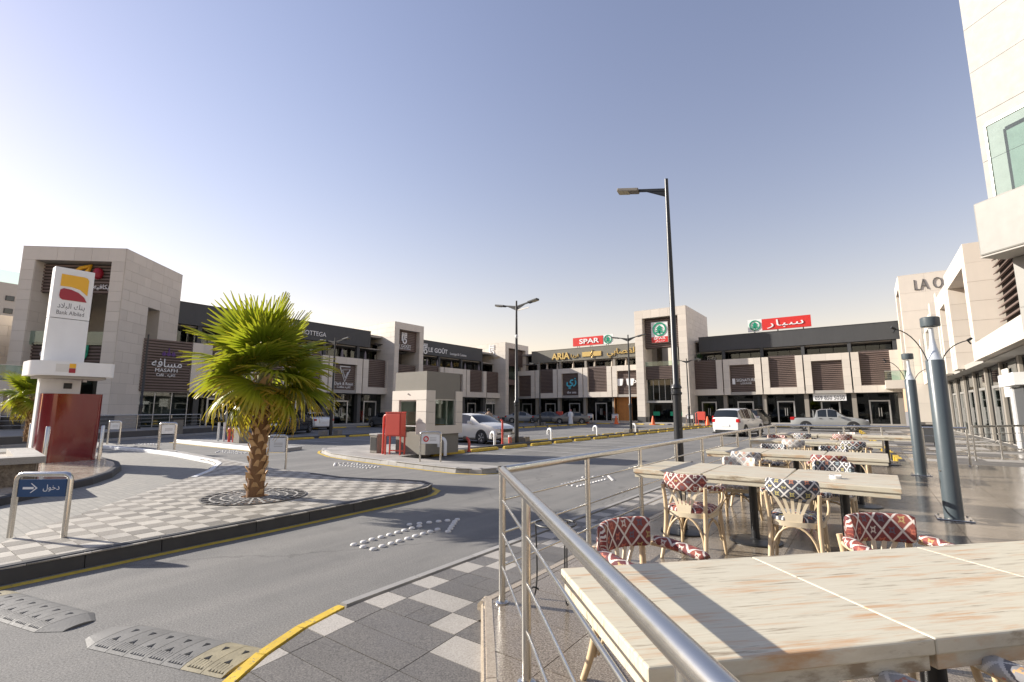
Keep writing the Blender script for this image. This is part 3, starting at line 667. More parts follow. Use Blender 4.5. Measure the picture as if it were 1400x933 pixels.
# paint on the road
def strip(name, line, w, mt, z=0.004, parent=None):
    m = MB(); pts = [Vector((x, y, 0)) for x, y in line]; L = []
    for i, p in enumerate(pts):
        d = (pts[min(i + 1, len(pts) - 1)] - pts[max(i - 1, 0)]).normalized(); n = Vector((d.y, -d.x, 0)); L.append((p + n * w / 2, p - n * w / 2))
    for (a, b), (c, d) in zip(L, L[1:]): m.add([(a.x, a.y, z), (b.x, b.y, z), (d.x, d.y, z), (c.x, c.y, z)], [(0, 1, 2, 3)])
    return struct(m.build(name, M[mt], parent))
off = lambda L, dx, dy: [(x + dx, y + dy) for x, y in L]
def outset(line, d):
    out = []
    for i, p in enumerate(line):
        a, b = Vector(line[max(i - 1, 0)]), Vector(line[min(i + 1, len(line) - 1)]); t = (b - a).normalized(); out.append((p[0] + t.y * d, p[1] - t.x * d))
    return out
strip('kerb_line', outset(ISL_road[:9], 0.11), 0.11, 'yellow')
strip('kerb_line', outset(bo_road, 0.10), 0.10, 'yellow')
M['line'] = mat('faded white road paint', (0.42, 0.41, 0.39), 0.7, var=0.35, scale=5)
for y in [12.6 + 2.12 * k for k in range(1, 17)]:
    strip('bay_line', [(-12.3, y), (-7.6, y)], 0.10, 'line'); strip('bay_line', [(-19.2, y), (-14.4, y)], 0.10, 'line')
for y in [13 + 2.12 * k for k in range(18)]: strip('bay_line', [(-26.0, y), (-21.4, y)], 0.10, 'line'); strip('bay_line', [(-32, y), (-27.4, y)], 0.10, 'line')
# dark bitumen kerbs of the parking rows
def median(x, y0, y1, w=0.34):
    o = struct(MB().prism([(x - w / 2 + .12, y0), (x + w / 2 - .12, y0), (x + w / 2 - .12, y1), (x - w / 2 + .12, y1)], -0.05, 0.12).build('parking_kerb', M['kerb_black']))
    kerb(o, [(x + w / 2, y1), (x + w / 2, y0)], w / 2 - .002, -0.02, 0.13, 'kerb_black', 1.2, -1); kerb(o, [(x - w / 2, y0), (x - w / 2, y1)], w / 2 - .002, -0.02, 0.13, 'kerb_black', 1.2, -1)
    return o
median(-13.35, 12.8 + 3.4, 54.0); median(-26.75, 12.5, 53.0)
ex = struct(MB().box(-13.3, -13.02, 12.9, 16.2, -0.02, 0.14).build('parking_kerb', M['kerb_black']))

# near pavement: falls towards the crossing in front
def zs(x, y): return 0.12 - 0.085 * min(1, max(0, (2.75 - y) / 1.6))
side_edge = [(-3.42, 19.0), (-3.42, 2.75), (-3.44, 2.45), (-3.40, 2.15), (-3.28, 1.80), (-3.08, 1.45), (-2.75, 0.95), (-2.3, 0.3), (-1.6, -0.7)]
side_in = [(0.5, -0.7), (-1.66, 2.05), (-2.50, 3.06), (-2.50, 19.0)]
sw_poly = side_edge + side_in
sw = struct(MB().prism(sw_poly, -0.1, 0.012).build('pavement', M['joint']))
def pick_side(i, j):
    c = i + 14                       # column 0 beside the road
    if c <= 0: return 'tile_light' if j % 2 == 0 else 'tile_dark'
    if j < 10: return 'tile_dark' if c < 5 else 'tile_light'
    return 'tile_light' if (c == 2 and j % 2) or (c == 3 and j % 2 == 0) else 'tile_dark'
inner = [(x + 0.03, y) for x, y in side_edge] + side_in
def side_tiles():
    row = {}; j = 0; y = 0.9
    while y < 18.5:
        j += 1; xs = [-3.44, -3.16]; x = -3.16
        if y < 2.5: xs += [-2.40, -1.9, -1.2]
        else:
            while x < -2.3: x += random.choice((0.25, 0.25, 0.5)); xs.append(x)
        for c, (a, b) in enumerate(zip(xs, xs[1:])):
            P = clip_poly(inner, a + .003, b - .003, y + .003, y + 0.25 - .003)
            if len(P) < 3 or abs(area(P)) < 0.004: continue
            light = (j % 2 == 0) if c == 0 else (random.random() < (0.42 if y >= 2.4 else 0.0))
            if c >= 3 and y >= 2.5: light = random.random() < 0.5
            dz = random.uniform(-.001, .001)
            if area(P) < 0: P = P[::-1]
            MB().prism(P, lambda x, y: 0.0, lambda x, y: zs(x, y) + dz).build('paver', M['tile_light' if light else 'tile_dark'], sw)
        y += 0.25
side_tiles()
kerb(sw, [(-3.56, 19.0), (-3.56, 2.52)][::-1], 0.12, -0.02, 0.122, 'kerb_grey', 0.8, -1)
yl = [(-3.52, 2.50), (-3.50, 2.36), (-3.47, 2.12), (-3.35, 1.77), (-3.14, 1.41), (-2.81, 0.91), (-2.36, 0.26), (-1.66, -0.75)]
ky = MB()
for a, b in zip(yl, yl[1:]):
    d = (Vector(b) - Vector(a)).normalized(); n = Vector((d.y, -d.x)) * -1
    P = [a, b, (b[0] + n.x * .075, b[1] + n.y * .075), (a[0] + n.x * .075, a[1] + n.y * .075)]
    if area(P) < 0: P = P[::-1]
    ky.prism(P, -0.02, lambda x, y: zs(x, y) + 0.002)
ky.build('yellow_kerb', M['yellow'], sw)

# raised terrace of polished granite
ter_poly = [(-2.53, 18.0), (-2.53, 3.10), (-1.80, 2.22), (-0.2, 0.30), (2.4, -2.8), (10, -2.8), (10, 12), (4.0, 18.0)]
ter = struct(MB().prism(ter_poly, -0.1, T - 0.008).build('terrace_floor', M['terrace']))
tiles(ter, ter_poly, -2.6, 6, 0.2, 18, 0.8, 0.5, T, 0.02, lambda i, j: 'terrace', gap=0.006, near=(-1, 2), jit=0.0006)
kerb(ter, [(-2.55, 18.0), (-2.55, 3.045)], 0.09, 0.0, T + .003, 'edge', 1.2, 1, batter=.008); kerb(ter, [(-2.575, 3.12), (-1.82, 2.21), (-0.22, 0.29)], 0.09, 0.0, T + .0035, 'edge', 1.2, 1, batter=.008)
pz_poly = [(0.75, 18.0), (9, 18.0), (9, 60), (-1.0, 60), (-0.6, 46), (0.65, 21.5)]
pz = struct(MB().prism(pz_poly, -0.1, 0.155).build('plaza_floor', M['joint']))
tiles(pz, pz_poly, -1.2, 6, 18, 60, 0.9, 0.9, 0.165, 0.012, lambda i, j: random.choice(['tile_dark', 'tile_dark', 'terrace', 'walk']), gap=0.008, near=(2, 18))
kp = [(0.75, 18.0), (0.65, 21.5), (-0.05, 34), (-0.6, 46)]
for k in range(34):
    y = 18.2 + k * 0.82; x = 0.75 + (y - 18) / 28 * -1.35
    MB().box(x - 0.12, x + 0.02, y, y + 0.8, -0.02, 0.18).build('kerb_stone', M['yellow' if k % 3 else 'kerb_black'], pz)
# pavements in front of the shops
bw = struct(MB().prism([(-43, 55.6), (-0.9, 55.6), (-0.9, 62), (-43, 62)], -0.1, 0.15).build('shop_pavement', M['walk']))
kerb(bw, [(-41.5, 55.6), (-0.9, 55.6)], 0.15, -0.02, 0.16, 'kerb_grey', 1.2, 1)
lw_ = struct(MB().prism([(-44, 15), (-40.6, 15), (-40.6, 56), (-44, 56)], -0.1, 0.15).build('shop_pavement', M['walk']))
kerb(lw_, [(-40.6, 15), (-40.6, 55.6)], 0.15, -0.02, 0.16, 'kerb_black', 1.2, 1)
pod_line = [(-31.5, -8), (-31.5, 4.2), (-34.9, 10.3), (-37.2, 14.4), (-38.6, 16.6), (-41.0, 17.4)]
pod = struct(MB().prism(pod_line + [(-44.5, 17.4), (-50, -8)], -0.1, 0.42).build('cafe_podium', M['plinth']))
MB().prism([(x - 0.05, y - 0.02) for x, y in pod_line] + [(-44.4, 17.3), (-49.9, -8)], 0.424, 0.45).build('podium_paving', M['walk'], pod)
kerb(pod, outset(pod_line, 0.9), 0.15, -0.02, 0.13, 'kerb_grey', 1.0, 1)

# ---------------------------------------------------------------- buildings
# --- row with the two red roof signs, right of the tall tower
bR = [-17.3, -13.28, -9.2, -5.18, -1.02, 2.9]
back = wing('shop_row', 'two storey shop row with brown louvres and a red Arabic roof sign', (0, 60, 0), 0,
    [(bR[0], bR[1], 'R', {'dx': .52}), (bR[1], bR[2], 'N', {'dx': .5}), (bR[2], bR[3], 'U', {'dx': .5}), (bR[3], bR[4], 'N', {'dx': .5}), (bR[4], bR[5], 'U', {'dx': .52})],
    [(-16.0, 3.2)], colm='column_tan', interior='interior')
g = B('roof_sign', 'red_sign', back, -9.0, -4.2, 1.2, 1.45, 10.72, 12.0)
text(g, arabic('سبار'), 'letter', (-6.7, 1.2, 11.33), height=0.95, width=3.6, depth=0.06)
d = MB().box(-10.5, -9.02, 1.24, 1.42, 10.66, 12.06).build('roof_sign_panel', M['white'], back)
def fir_logo(parent, x, y, z, r, name='fir_tree_emblem'):
    m = MB().ring((x, z), r * .80, r, y - 0.06, y)
    for (a, b, c) in ((0.62, .62, .12), (0.50, .2, -.18), (.36, -.12, -.52)): m.vprism([(x - (1.0 - a) * r - .12 * r, z + c * r), (x + (1.0 - a) * r + .12 * r, z + c * r), (x, z + b * r)], y - 0.05, y)
    m.box(x - .5 * r, x + .5 * r, y - 0.045, y, z - .5 * r, z - .32 * r).box(x - .08 * r, x + .08 * r, y - 0.05, y, z - .7 * r, z - .3 * r)
    return m.build(name, M['green_sign'], parent)
fir_logo(d, -9.75, 1.24, 11.36, 0.6)
for x in (-9.9, -7.5, -5.0): MB().bar((x, 1.5, 10.3), (x, 1.5, 11.6), .06, .06).bar((x, 1.5, 11.4), (x, 2.4, 10.35), .05, .05).build('sign_strut', M['dark'], back)
sg = text(back, 'SIGNATURE', 'letter', (-10.9, 0.22, 5.05), height=0.34, width=2.0, depth=0.04); text(back, 'LOUNGE', 'letter', (-10.9, 0.22, 4.68), height=0.2, depth=0.03)
B('sign_badge', 'letter', back, -12.35, -12.05, 0.2, 0.26, 4.6, 5.25)
bn = B('rental_banner', 'white', back, -4.55, -1.65, 0.30, 0.33, 2.62, 3.36); text(bn, '059 850 5030', 'grey_letter', (-3.1, 0.30, 2.93), height=0.42, width=2.6, depth=0.01, bold=.015)
bal = MB().box(1.6, 3.4, -1.1, 0.0, 3.7, 4.5).build('balcony', M['stone'], back)
block('balcony_glass', 'glass_green', bal, 1.62, 3.4, -1.06, -1.04, 4.5, 5.35)
block('balcony_glass', 'glass_green', bal, 1.62, 1.64, -1.03, -0.02, 4.5, 5.35)
MB().bar((1.6, -1.05, 5.38), (3.4, -1.05, 5.38), .05, .05).build('handrail', M['alu'], bal)
text(back, 'Rita', 'letter', (-15.0, 2.5, 8.0), height=0.5, depth=0.02)
# --- row with gold lettering, left of the tall tower
bA = [-43.2, -39.4, -35.6, -31.5, -27.2, -22.9]
aria = wing('shop_row', 'two storey shop row with brass lettering on an olive grey parapet', (0, 60, 0), 0,
    [(bA[0], bA[1], 'N', {'dx': .45}), (bA[1], bA[2], 'U', {'dx': .55}), (bA[2], bA[3], 'N', {'dx': .55}), (bA[3], bA[4], 'U', {'dx': .52}), (bA[4], bA[5], 'N', {'shop': False})],
    [(-40.5, -22.9)], colm='column_tan', fmat='fascia_olive')
text(aria, 'ARIA', 'gold', (-35.4, 0.78, 9.42), height=0.95, width=3.0, depth=0.12, bold=0.03); text(aria, arabic('اريا'), 'gold', (-33.1, 0.78, 9.3), height=0.55, width=1.2, depth=0.1)
m = MB().box(-31.9, -30.6, 0.70, 0.8, 9.1, 9.75).box(-30.2, -29.0, 0.70, 0.8, 9.1, 9.75).box(-30.6, -30.2, 0.72, 0.8, 9.3, 9.5)
m.tube([(-30.4, 0.7, 8.9), (-30.25, 0.7, 9.2), (-30.55, 0.7, 9.45), (-30.3, 0.7, 9.75), (-30.4, 0.7, 10.0)], 0.07, 6).build('brass_emblem', M['gold'], aria)
text(aria, arabic('القصابي'), 'gold', (-26.0, 0.78, 9.35), height=1.2, width=4.2, depth=0.12)
rs = B('roof_sign', 'red_sign', aria, -33.6, -28.9, 1.2, 1.45, 10.75, 11.95); text(rs, 'SPAR', 'letter', (-31.0, 1.2, 11.35), height=0.7, width=3.1, depth=0.06, bold=0.02)
rp = B('roof_sign_panel', 'white', aria, -28.88, -27.4, 1.24, 1.42, 10.7, 12.0); fir_logo(rp, -28.15, 1.24, 11.35, 0.6)
for x in (-33, -31, -28.5): MB().bar((x, 1.5, 10.3), (x, 1.5, 11.6), .06, .06).bar((x, 1.5, 11.4), (x, 2.4, 10.35), .05, .05).build('sign_strut', M['dark'], aria)
text(aria, arabic('زي'), 'cyan', (-33.4, 0.22, 5.4), height=1.5, depth=0.06, bold=0.02); text(aria, 'the zee', 'letter', (-33.4, 0.22, 4.15), height=0.34, depth=0.04)
for x in (-26.2, -24.7):                                   # two cup shaped signs
    MB().vprism([(x - .55, 5.75), (x - .42, 5.0), (x - .3, 4.85), (x + .3, 4.85), (x + .42, 5.0), (x + .55, 5.75)], 0.12, 0.24).ring((x + (.62 if x > -25 else -.62), 5.35), .12, .2, .14, .22, 16).build('cup_sign', M['letter'], aria)
B('timber_lining', 'timber', aria, -27.0, -24.9, 0.9, 1.0, 0.3, 3.35); B('timber_lining', 'timber', aria, -27.08, -27.0, 0.3, 4, 0.3, 3.35); B('timber_ceiling', 'timber', aria, -26.98, -23.1, 0.5, 4.5, 3.30, 3.37)
B('passage_back', 'dark', aria, -24.9, -23.0, 3.0, 3.1, 0.3, 3.3)
# --- tall tower with the supermarket sign
spar = tower('sign_tower', 'tall cream stone portal tower with a green fir tree supermarket sign', (-22.96, 58, 0), 0, 6.4, 9.5, 14.02, pier=0.98, top=1.0, zf=0.15, hole_r=(6.2, 8.3, 7.5, 10.1), hole_l=(5.0, 7.0, 7.5, 10.1), ch=0.66, pw=1.15, plinth=0.7)
louvre(spar, 0.98, 5.42, 0.75, 9.3, 12.95, pitch=0.22); B('sign_wall', 'slat', spar, 0.99, 5.41, 0.9, 1.2, 9.25, 13.0)
sp = B('sign_board', 'white', spar, 1.95, 4.0, 0.45, 0.66, 9.9, 12.5); B('sign_band', 'red_sign', sp, 1.96, 3.99, 0.43, 0.449, 9.92, 10.62)
fir_logo(sp, 2.98, 0.45, 11.55, 0.85); text(sp, 'SPAR', 'letter', (2.98, 0.43, 10.42), height=0.3, width=1.5, depth=0.02); text(sp, arabic('سبار'), 'letter', (2.98, 0.43, 10.1), height=0.28, width=1.2, depth=0.02)
f2 = B('floor_slab', 'slat', spar, 0.99, 5.41, 0.7, 9.0, 6.0, 6.7); louvre(spar, 1.0, 5.4, 0.6, 5.4, 7.05, pitch=0.2)
block('balcony_glass', 'glass_green', f2, 1.0, 5.4, 0.5, 0.52, 7.05, 7.6)
B('back_wall', 'fascia', spar, 3.4, 5.41, 6.0, 6.2, 6.7, 10.0); B('roof_slab', 'ceil', spar, 0.99, 5.41, 1.2, 9.4, 12.4, 13.0)
m = MB()
for a, b in zip(cuts(1.0, 5.4, .75), cuts(1.0, 5.4, .75)[1:]):
    block('window_pane', 'glass', spar, a + .02, b - .02, 1.0, 1.02, 2.85, 5.4); m.box(a - .03, a + .03, .96, 1.06, 2.85, 5.4)
    block('window_pane', 'glass', spar, a + .02, b - .02, 1.3, 1.32, 0.2, 2.55)
m.build('window_frame', M['alu'], spar); B('entrance_canopy', 'alu', spar, 1.0, 5.4, 0.4, 1.4, 2.55, 2.8)
block('window_band', 'green_sign', spar, 1.5, 2.3, 1.24, 1.28, 1.0, 1.5); block('window_band', 'green_sign', spar, 3.6, 5.1, 1.24, 1.28, 1.0, 1.5)
B('interior_wall', 'interior', spar, 0.99, 5.41, 5.0, 5.1, 0.2, 6.0); B('ground_floor', 'walk', spar, 0.99, 5.41, -.1, 9, 0.0, 0.19)
# --- left row: faces +X, local x is world Y
left = wing('shop_row', 'long shaded shop row with charcoal parapet and slate louvres behind the fan palm', (-43, 0, 0), R(90),
    [(12.6, 16.75, 'X', {'shop': False}), (16.75, 20.4, 'U', {'dx': .5}), (20.4, 24.3, 'N'), (24.3, 28.2, 'U', {'dx': .5}), (28.2, 32.25, 'N', {'dx': .55}), (32.25, 36.2, 'U', {'dx': .45}),
     (40.2, 44.6, 'U'), (44.6, 48.85, 'N', {'dx': .6}), (48.85, 53.15, 'U', {'dx': .5}), (53.15, 57.3, 'R', {'dx': .4})],
    [(15.0, 33.7), (38.5, 53.1)], zb=3.4, zt=7.05, f0=8.5, f1=10.25, interior='interior_light')
mb_ = MB().box(12.2, 15.4, -1.62, -.1, .3, .45).box(12.2, 15.4, -1.62, .4, 2.92, 3.1).build('bay_floor', M['ceil'], left)
louvre(left, 12.22, 15.32, -1.75, 2.98, 6.72, pitch=.2); block('panel', 'stone', left, 15.36, 16.1, -1.8, .5, 2.98, 6.75)
for a, b in zip(cuts(12.2, 15.4, 1.05), cuts(12.2, 15.4, 1.05)[1:]): block('window_pane', 'glass', left, a + .02, b - .02, -1.6, -1.58, .45, 2.92)
MB().box(12.2, 12.26, -1.63, -1.55, .45, 2.92).box(13.24, 13.29, -1.63, -1.55, .45, 2.92).box(14.3, 14.35, -1.63, -1.55, .45, 2.92).box(15.35, 15.4, -1.63, -1.55, .45, 2.92).build('window_frame', M['alu'], left)
B('cafe_wall', 'interior_light', left, 12.2, 16.6, 1.6, 1.7, .45, 3.0)
def LX(s_, mt, y, z, h=None, w=None, dx=0.28, **k): return text(left, s_, mt, (y, dx, z), height=h, width=w, **k)
LX(arabic('مسافه'), 'letter', 13.75, 5.05, 0.6, 1.9, depth=.05, dx=-1.83); LX('MASAFH', 'letter', 13.75, 4.52, 0.25, 1.4, dx=-1.83); LX('Café . ' + arabic('كافيه'), 'letter', 13.75, 4.16, 0.28, 1.2, dx=-1.83)
m = MB()
for x in (13.5, 13.8, 14.1): m.tube([(x, -1.84, 5.6), (x, -1.84, 5.9 + (.25 if x == 13.8 else 0))], .04, 6); m.ring((x, 5.7), .05, .13, -1.86, -1.82, 12)
m.build('purple_emblem', M['purple'], left)
m = MB().tube([(29.65, .25, 6.1), (30.85, .25, 6.1)], .06, 6).tube([(29.65, .25, 6.05), (30.25, .25, 4.55), (30.85, .25, 5.85), (29.95, .25, 5.75), (30.3, .25, 4.95), (30.6, .25, 5.55)], .05, 6)
m.build('triangle_emblem', M['letter'], left)
LX('Dark & Roast', 'letter', 30.2, 4.35, .3, 2.2); LX('Coffee ' + arabic('كافيه'), 'letter', 30.2, 3.98, .28, 1.6)
LX('LE GOÛT', 'letter', 44.2, 9.25, 0.72, 3.4, dx=0.78, bold=0.01); LX('Lounge & Cuisine', 'letter', 48.0, 8.98, 0.42, 3.2, dx=0.78)
def crest(parent, x, y, z, h, mt='letter'):
    k = h / 2.0; m = MB()
    for dx in (-.5, -.17, .17, .5): m.box(x + (dx - .1) * k, x + (dx + .1) * k, y - .05, y, z + .72 * k, z + 1.0 * k)
    m.box(x - .6 * k, x + .6 * k, y - .05, y, z + .45 * k, z + .66 * k).box(x - .6 * k, x - .38 * k, y - .05, y, z - .5 * k, z + .40 * k).box(x - .2 * k, x + .6 * k, y - .05, y, z + .12 * k, z + .33 * k)
    m.ring((x + .1 * k, z - .5 * k), .28 * k, .5 * k, y - .05, y, 16).box(x - .2 * k, x, y - .05, y, z - .4 * k, z + .1 * k)
    return m.build('castle_emblem', M[mt], parent)
crest(left, 41.9, 0.78, 9.2, 1.3)
m = MB().ring((24.6, 9.35), .0, .55, .70, .78, 24).build('round_sign', M['offwhite'], left); LX('BOTTEGA', 'letter', 26.9, 9.2, .45, 2.6, dx=.78)
bn = B('rental_banner', 'offwhite', left, 54.0, 56.3, 0.80, 0.83, 2.55, 3.34); text(bn, '059 850', 'grey_letter', (55.15, 0.80, 2.9), height=.36, width=1.9, depth=.01)
# towers on the left row
tg = tower('sign_tower', 'cream stone tower with a white castle crest sign on dark louvres', (-42, 35.57, 0), R(90), 4.35, 9.0, 11.48, pier=0.62, top=0.75, zf=0.15, hole_l=(3.0, 4.6, 6.6, 9.2), ch=0.62, pw=1.3)
louvre(tg, .62, 3.73, .55, 8.4, 10.73); B('sign_wall', 'slat', tg, .63, 3.72, .7, .9, 8.4, 10.72); crest(tg, 1.75, .45, 9.85, 1.3); text(tg, 'LE GOÛT', 'letter', (1.75, .45, 8.98), height=.42, width=2.1, depth=.04); text(tg, 'LOUNGE & CUISINE', 'letter', (1.75, .45, 8.64), height=.16, width=2.0, depth=.03)
louvre(tg, .62, 3.73, .55, 4.6, 6.8); B('floor_slab', 'slat', tg, .63, 3.72, .7, 8.5, 4.0, 6.4); B('back_wall', 'fascia', tg, 1.6, 3.72, 4.0, 4.2, 6.4, 10.7); B('back_wall', 'interior', tg, .63, 3.72, 1.6, 1.7, .2, 4.0)
MB().box(-.1, -.01, 2.0, 2.6, 9.0, 9.1).box(-.9, -.1, 2.2, 2.35, 8.95, 9.1).box(-.9, -.5, 2.05, 2.5, 8.85, 8.95).build('flood_light', M['dark'], tg)
t2 = tower('sign_tower', 'cream stone corner tower with a small castle crest on its sunlit side', (-42, 56.2, 0), R(90), 5.9, 8.0, 11.47, pier=0.75, top=0.75, zf=0.15, hole_l=(2.4, 4.4, 6.8, 8.3), ch=0.62, pw=1.3)
louvre(t2, .75, 5.15, .55, 8.2, 10.72); B('sign_wall', 'slat', t2, .76, 5.14, .7, .9, 8.2, 10.7)
block('window_pane', 'glass_green', t2, .76, 5.14, .9, .92, 6.2, 8.2); B('floor_slab', 'slat', t2, .76, 5.14, .7, 7.5, 5.4, 6.2); B('back_wall', 'fascia', t2, .76, 5.14, 3.5, 3.7, .2, 10.7)
cr = crest(t2, 0, 0, 0, 1.6); cr.rotation_euler = (0, 0, R(-90)); cr.location = (-.05, 2.5, 10.45)
text(t2, 'LE GOÛT', 'gold', (-.04, 2.0, 9.35), height=.4, width=2.0, depth=.04, rot=(R(90), 0, R(-90)))
# corner tower at 41 degrees with two louvre signs
ct = tower('sign_tower', 'grey shaded corner tower with a coffee bean logo behind the bank pylon', (-44.33, 6.0, 0), R(41.3), 6.38, 6.48, 12.4, pier=0.82, top=0.9, zf=0.42, hole_r=(2.75, 4.1, 6.2, 9.0), ch=0.66, pw=1.15, plinth=0.9)
louvre(ct, .82, 5.56, .7, 9.45, 11.45, pitch=.22); B('sign_beam', 'slat_dark', ct, .83, 5.55, .85, 1.0, 9.5, 11.4)
text(ct, 'zic', 'letter', (1.95, .58, 9.85), height=.34, depth=.04); text(ct, arabic('زيكافيه'), 'letter', (4.75, .58, 9.85), height=.4, depth=.04)
MB().tube([(2.75, .5, 10.7), (3.3, .5, 11.15), (3.9, .5, 11.3), (3.75, .5, 10.95), (3.2, .5, 10.45), (3.55, .5, 10.2)], .13, 8).build('amber_swoosh', M['amber'], ct)
MB().lathe([(0.01, -.42), (.22, -.3), (.30, 0), (.22, .3), (.01, .42)], 14, (4.4, .5, 10.8)).build('bean_emblem', M['wine'], ct)
louvre(ct, .82, 5.56, .6, 4.55, 6.1, pitch=.22); B('floor_slab', 'ceil', ct, .83, 5.55, .7, 6.3, 4.6, 5.9); MB().ring((3.9, 5.35), 0, .5, .42, .5, 20).box(3.4, 4.4, .42, .5, 5.4, 5.9).build('round_sign', M['green_sign'], ct); text(ct, 'O', 'letter', (1.75, .5, 5.3), height=.5, depth=.05)
block('balcony_glass', 'glass_green', ct, .85, 5.5, .35, .37, 5.9, 6.8); B('back_wall', 'joint', ct, .83, 2.4, 5.2, 5.4, 5.9, 11.0); B('back_wall', 'interior', ct, .83, 5.55, 3.4, 3.5, .42, 4.6)
block('window_pane', 'glass', ct, .85, 3.1, 3.0, 3.02, .5, 4.5); block('window_pane', 'glass', ct, 3.15, 5.5, 3.0, 3.02, .5, 4.5)
# wall left of the corner tower with a glass balcony
sb = thing('side_building', 'low grey stone block with glass balcony beyond the bank pylon', 'building', (-46, 5.4, 0), R(90))
w = MB().box(-14, 1.4, 0, 6, .4, 7.9).build('wall', M['joint'], sb); clad(w, (-9, 0, 0), (1, 0, 0), (0, -1, 0), 10.4, .4, 7.9, .66, 1.4)
sl = B('balcony', 'stone', sb, -9, 1.9, -2.4, -.04, 2.85, 3.5); block('balcony_glass', 'glass_green', sl, -9, 1.9, -2.36, -2.34, 3.5, 4.45); MB().bar((-9, -2.35, 4.48), (1.9, -2.35, 4.48), .05, .05).build('handrail', M['alu'], sl)
block('column', 'stone', sb, -.5, .6, -2.2, -1.2, .4, 2.85)
fr = frame(sb, -3.6, -.2, 3.6, 6.6, 'N', .5, .6, -1.9, -.05)
# --- far apartment house behind the side building
ap = thing('apartment_building', 'distant pale apartment block with dark square windows above the roofs', 'building', (-139, 19.4, 0), R(97))
w = B('wall', 'far_wall', ap, -4.1, 0, 0, 12, 0, 27.2); w2 = B('wall', 'offwhite', ap, -22, -4.14, .5, 12, 0, 25.6)
B('glass_parapet', 'glass_green', ap, -4.1, 0, .3, .35, 27.2, 29.8); B('parapet', 'offwhite', w2, -22, -4.14, .4, 1, 25.6, 26.6)
for k in range(5):
    zz = 24.6 - 2.6 * k
    f = block('window', 'dark', ap, -2.2, -.9, -.12, .02, zz - 1.0, zz); block('pane', 'carglass', ap, -2.1, -1.0, -.16, -.125, zz - .95, zz - .05)
    for c in range(4): block('window', 'dark', ap, -8.0 - 4.2 * c, -5.0 - 4.2 * c, .36, .52, zz - 2.2, zz - .6)
MB().ring((-6.5, 24.4), .5, .9, .3, .48, 18).ring((-5.6, 24.4), .5, .9, .3, .48, 18).build('ring_emblem', M['grey_letter'], ap)
# --- right side: pale tower, row of frames, near corner block
lt = tower('sign_tower', 'pale sunlit stone tower with dark LA O letters on its side', (3.15, 59.8, 0), R(-90), 5.8, 7.0, 13.4, pier=0.8, top=0.9, zf=0.15, ch=1.5, pw=4.5, side_clad=('r',))
tl = text(lt, 'LA O', 'plinth', (5.84, 1.95, 12.45), height=.95, width=1.85, depth=.05, rot=(R(90), 0, R(90)), bold=-0.018)
louvre(lt, .8, 5.0, .8, 4.0, 12.4, pitch=.3); B('back_wall', 'interior', lt, .8, 5.0, 2, 2.2, .2, 12.4)
rw = thing('shop_row', 'sunlit row of protruding stone frames with glass shops on the right', 'building', (4.05, 54, 0), R(-90))
m = MB().box(0, 36, .9, 8, -.1, .2).box(0, 36, .3, 8, 3.75, 4.0).box(0, 36, 2.2, 8, 8.6, 8.9); m.build('floor_slab', M['ceil'], rw); B('wall', 'stone', rw, 0, 36, 2.6, 2.8, 4.0, 8.6); B('interior_wall', 'interior_light', rw, 0, 36, 5.2, 5.4, .2, 3.75)
for k, (a, b, zt_, kd) in enumerate([(.2, 5.0, 7.6, 'U'), (5.1, 9.6, 8.4, 'N'), (9.7, 14.2, 9.0, 'U'), (14.4, 18.3, 8.6, 'N'), (18.5, 25.1, 9.05, 'N')]):
    frame(rw, a, b, 3.8, zt_, kd, lw=.8, bh=.9, y0=0, y1=2.5, mt='stone')
    louvre(rw, a + .8, b - .8, 1.5, 3.9 if kd == 'N' else 4.7, zt_ - (.9 if kd == 'N' else 0), pitch=.3)
fc = MB().box(25.2, 36, 0.02, 2.5, 3.8, 4.55).build('canopy_band', M['joint'], rw); clad(fc, (25.2, 0.02, 0), (1, 0, 0), (0, -1, 0), 10.8, 3.8, 4.55, .8, 2.4, mt='stone')
louvre(rw, 25.2, 33, 1.0, 4.7, 10.4, pitch=.3, sw=.34)
B('wall', 'stone', rw, 28.6, 36, 1.2, 2.4, 4.56, 10.4)
for a, b in zip(cuts(.3, 34, 3.3), cuts(.3, 34, 3.3)[1:]):
    shopfront(rw, a + .2, b - .2, .95, .2, 3.7, dx=.5, dh=2.6); block('column', 'column_tan', rw, a - .16, a + .16, .82, 1.1, .2, 3.75)
pst = B('poster', 'offwhite', rw, 23.6, 25.2, .86, .9, 2.2, 3.4)
nb = thing('corner_building', 'tall near white stone corner building with glass balcony above the terrace', 'building', (3.16, 19.05, 0), R(-46.2))
w = MB().box(0.10, 14, .75, 9, .2, 6.0).box(.05, 14, .30, 9, 6.02, 22).build('wall', M['joint'], nb)
clad(w, (.10, .75, 0), (1, 0, 0), (0, -1, 0), 13.9, .2, 5.98, 1.45, 3.2, mt='stone_toned_down'); clad(w, (.05, .30, 0), (1, 0, 0), (0, -1, 0), 13.9, 6.03, 22, 1.45, 3.2, mt='stone_toned_down')
clad(w, (.05, 9, 0), (0, -1, 0), (-1, 0, 0), 8.7, 6.03, 22, 1.45, 3.2, mt='stone_toned_down')
bx = MB().box(-.06, 14, -.16, .26, 6.05, 7.65).build('balcony', M['stone_toned_down'], nb, bevel=.05)
B('balcony_soffit', 'ceil', bx, -.05, 14, -.15, .72, 6.0, 6.04)
for k in range(4): block('balcony_glass', 'glass_green', bx, .55 + 3.2 * k, 3.7 + 3.2 * k, -.12, -.11, 7.66, 9.75)
MB().bar((.52, -.115, 7.65), (.52, -.115, 9.8), .05, .05).bar((.55, -.115, 9.80), (13.8, -.115, 9.80), .07, .09).build('glazing_rail', M['alu'], bx)
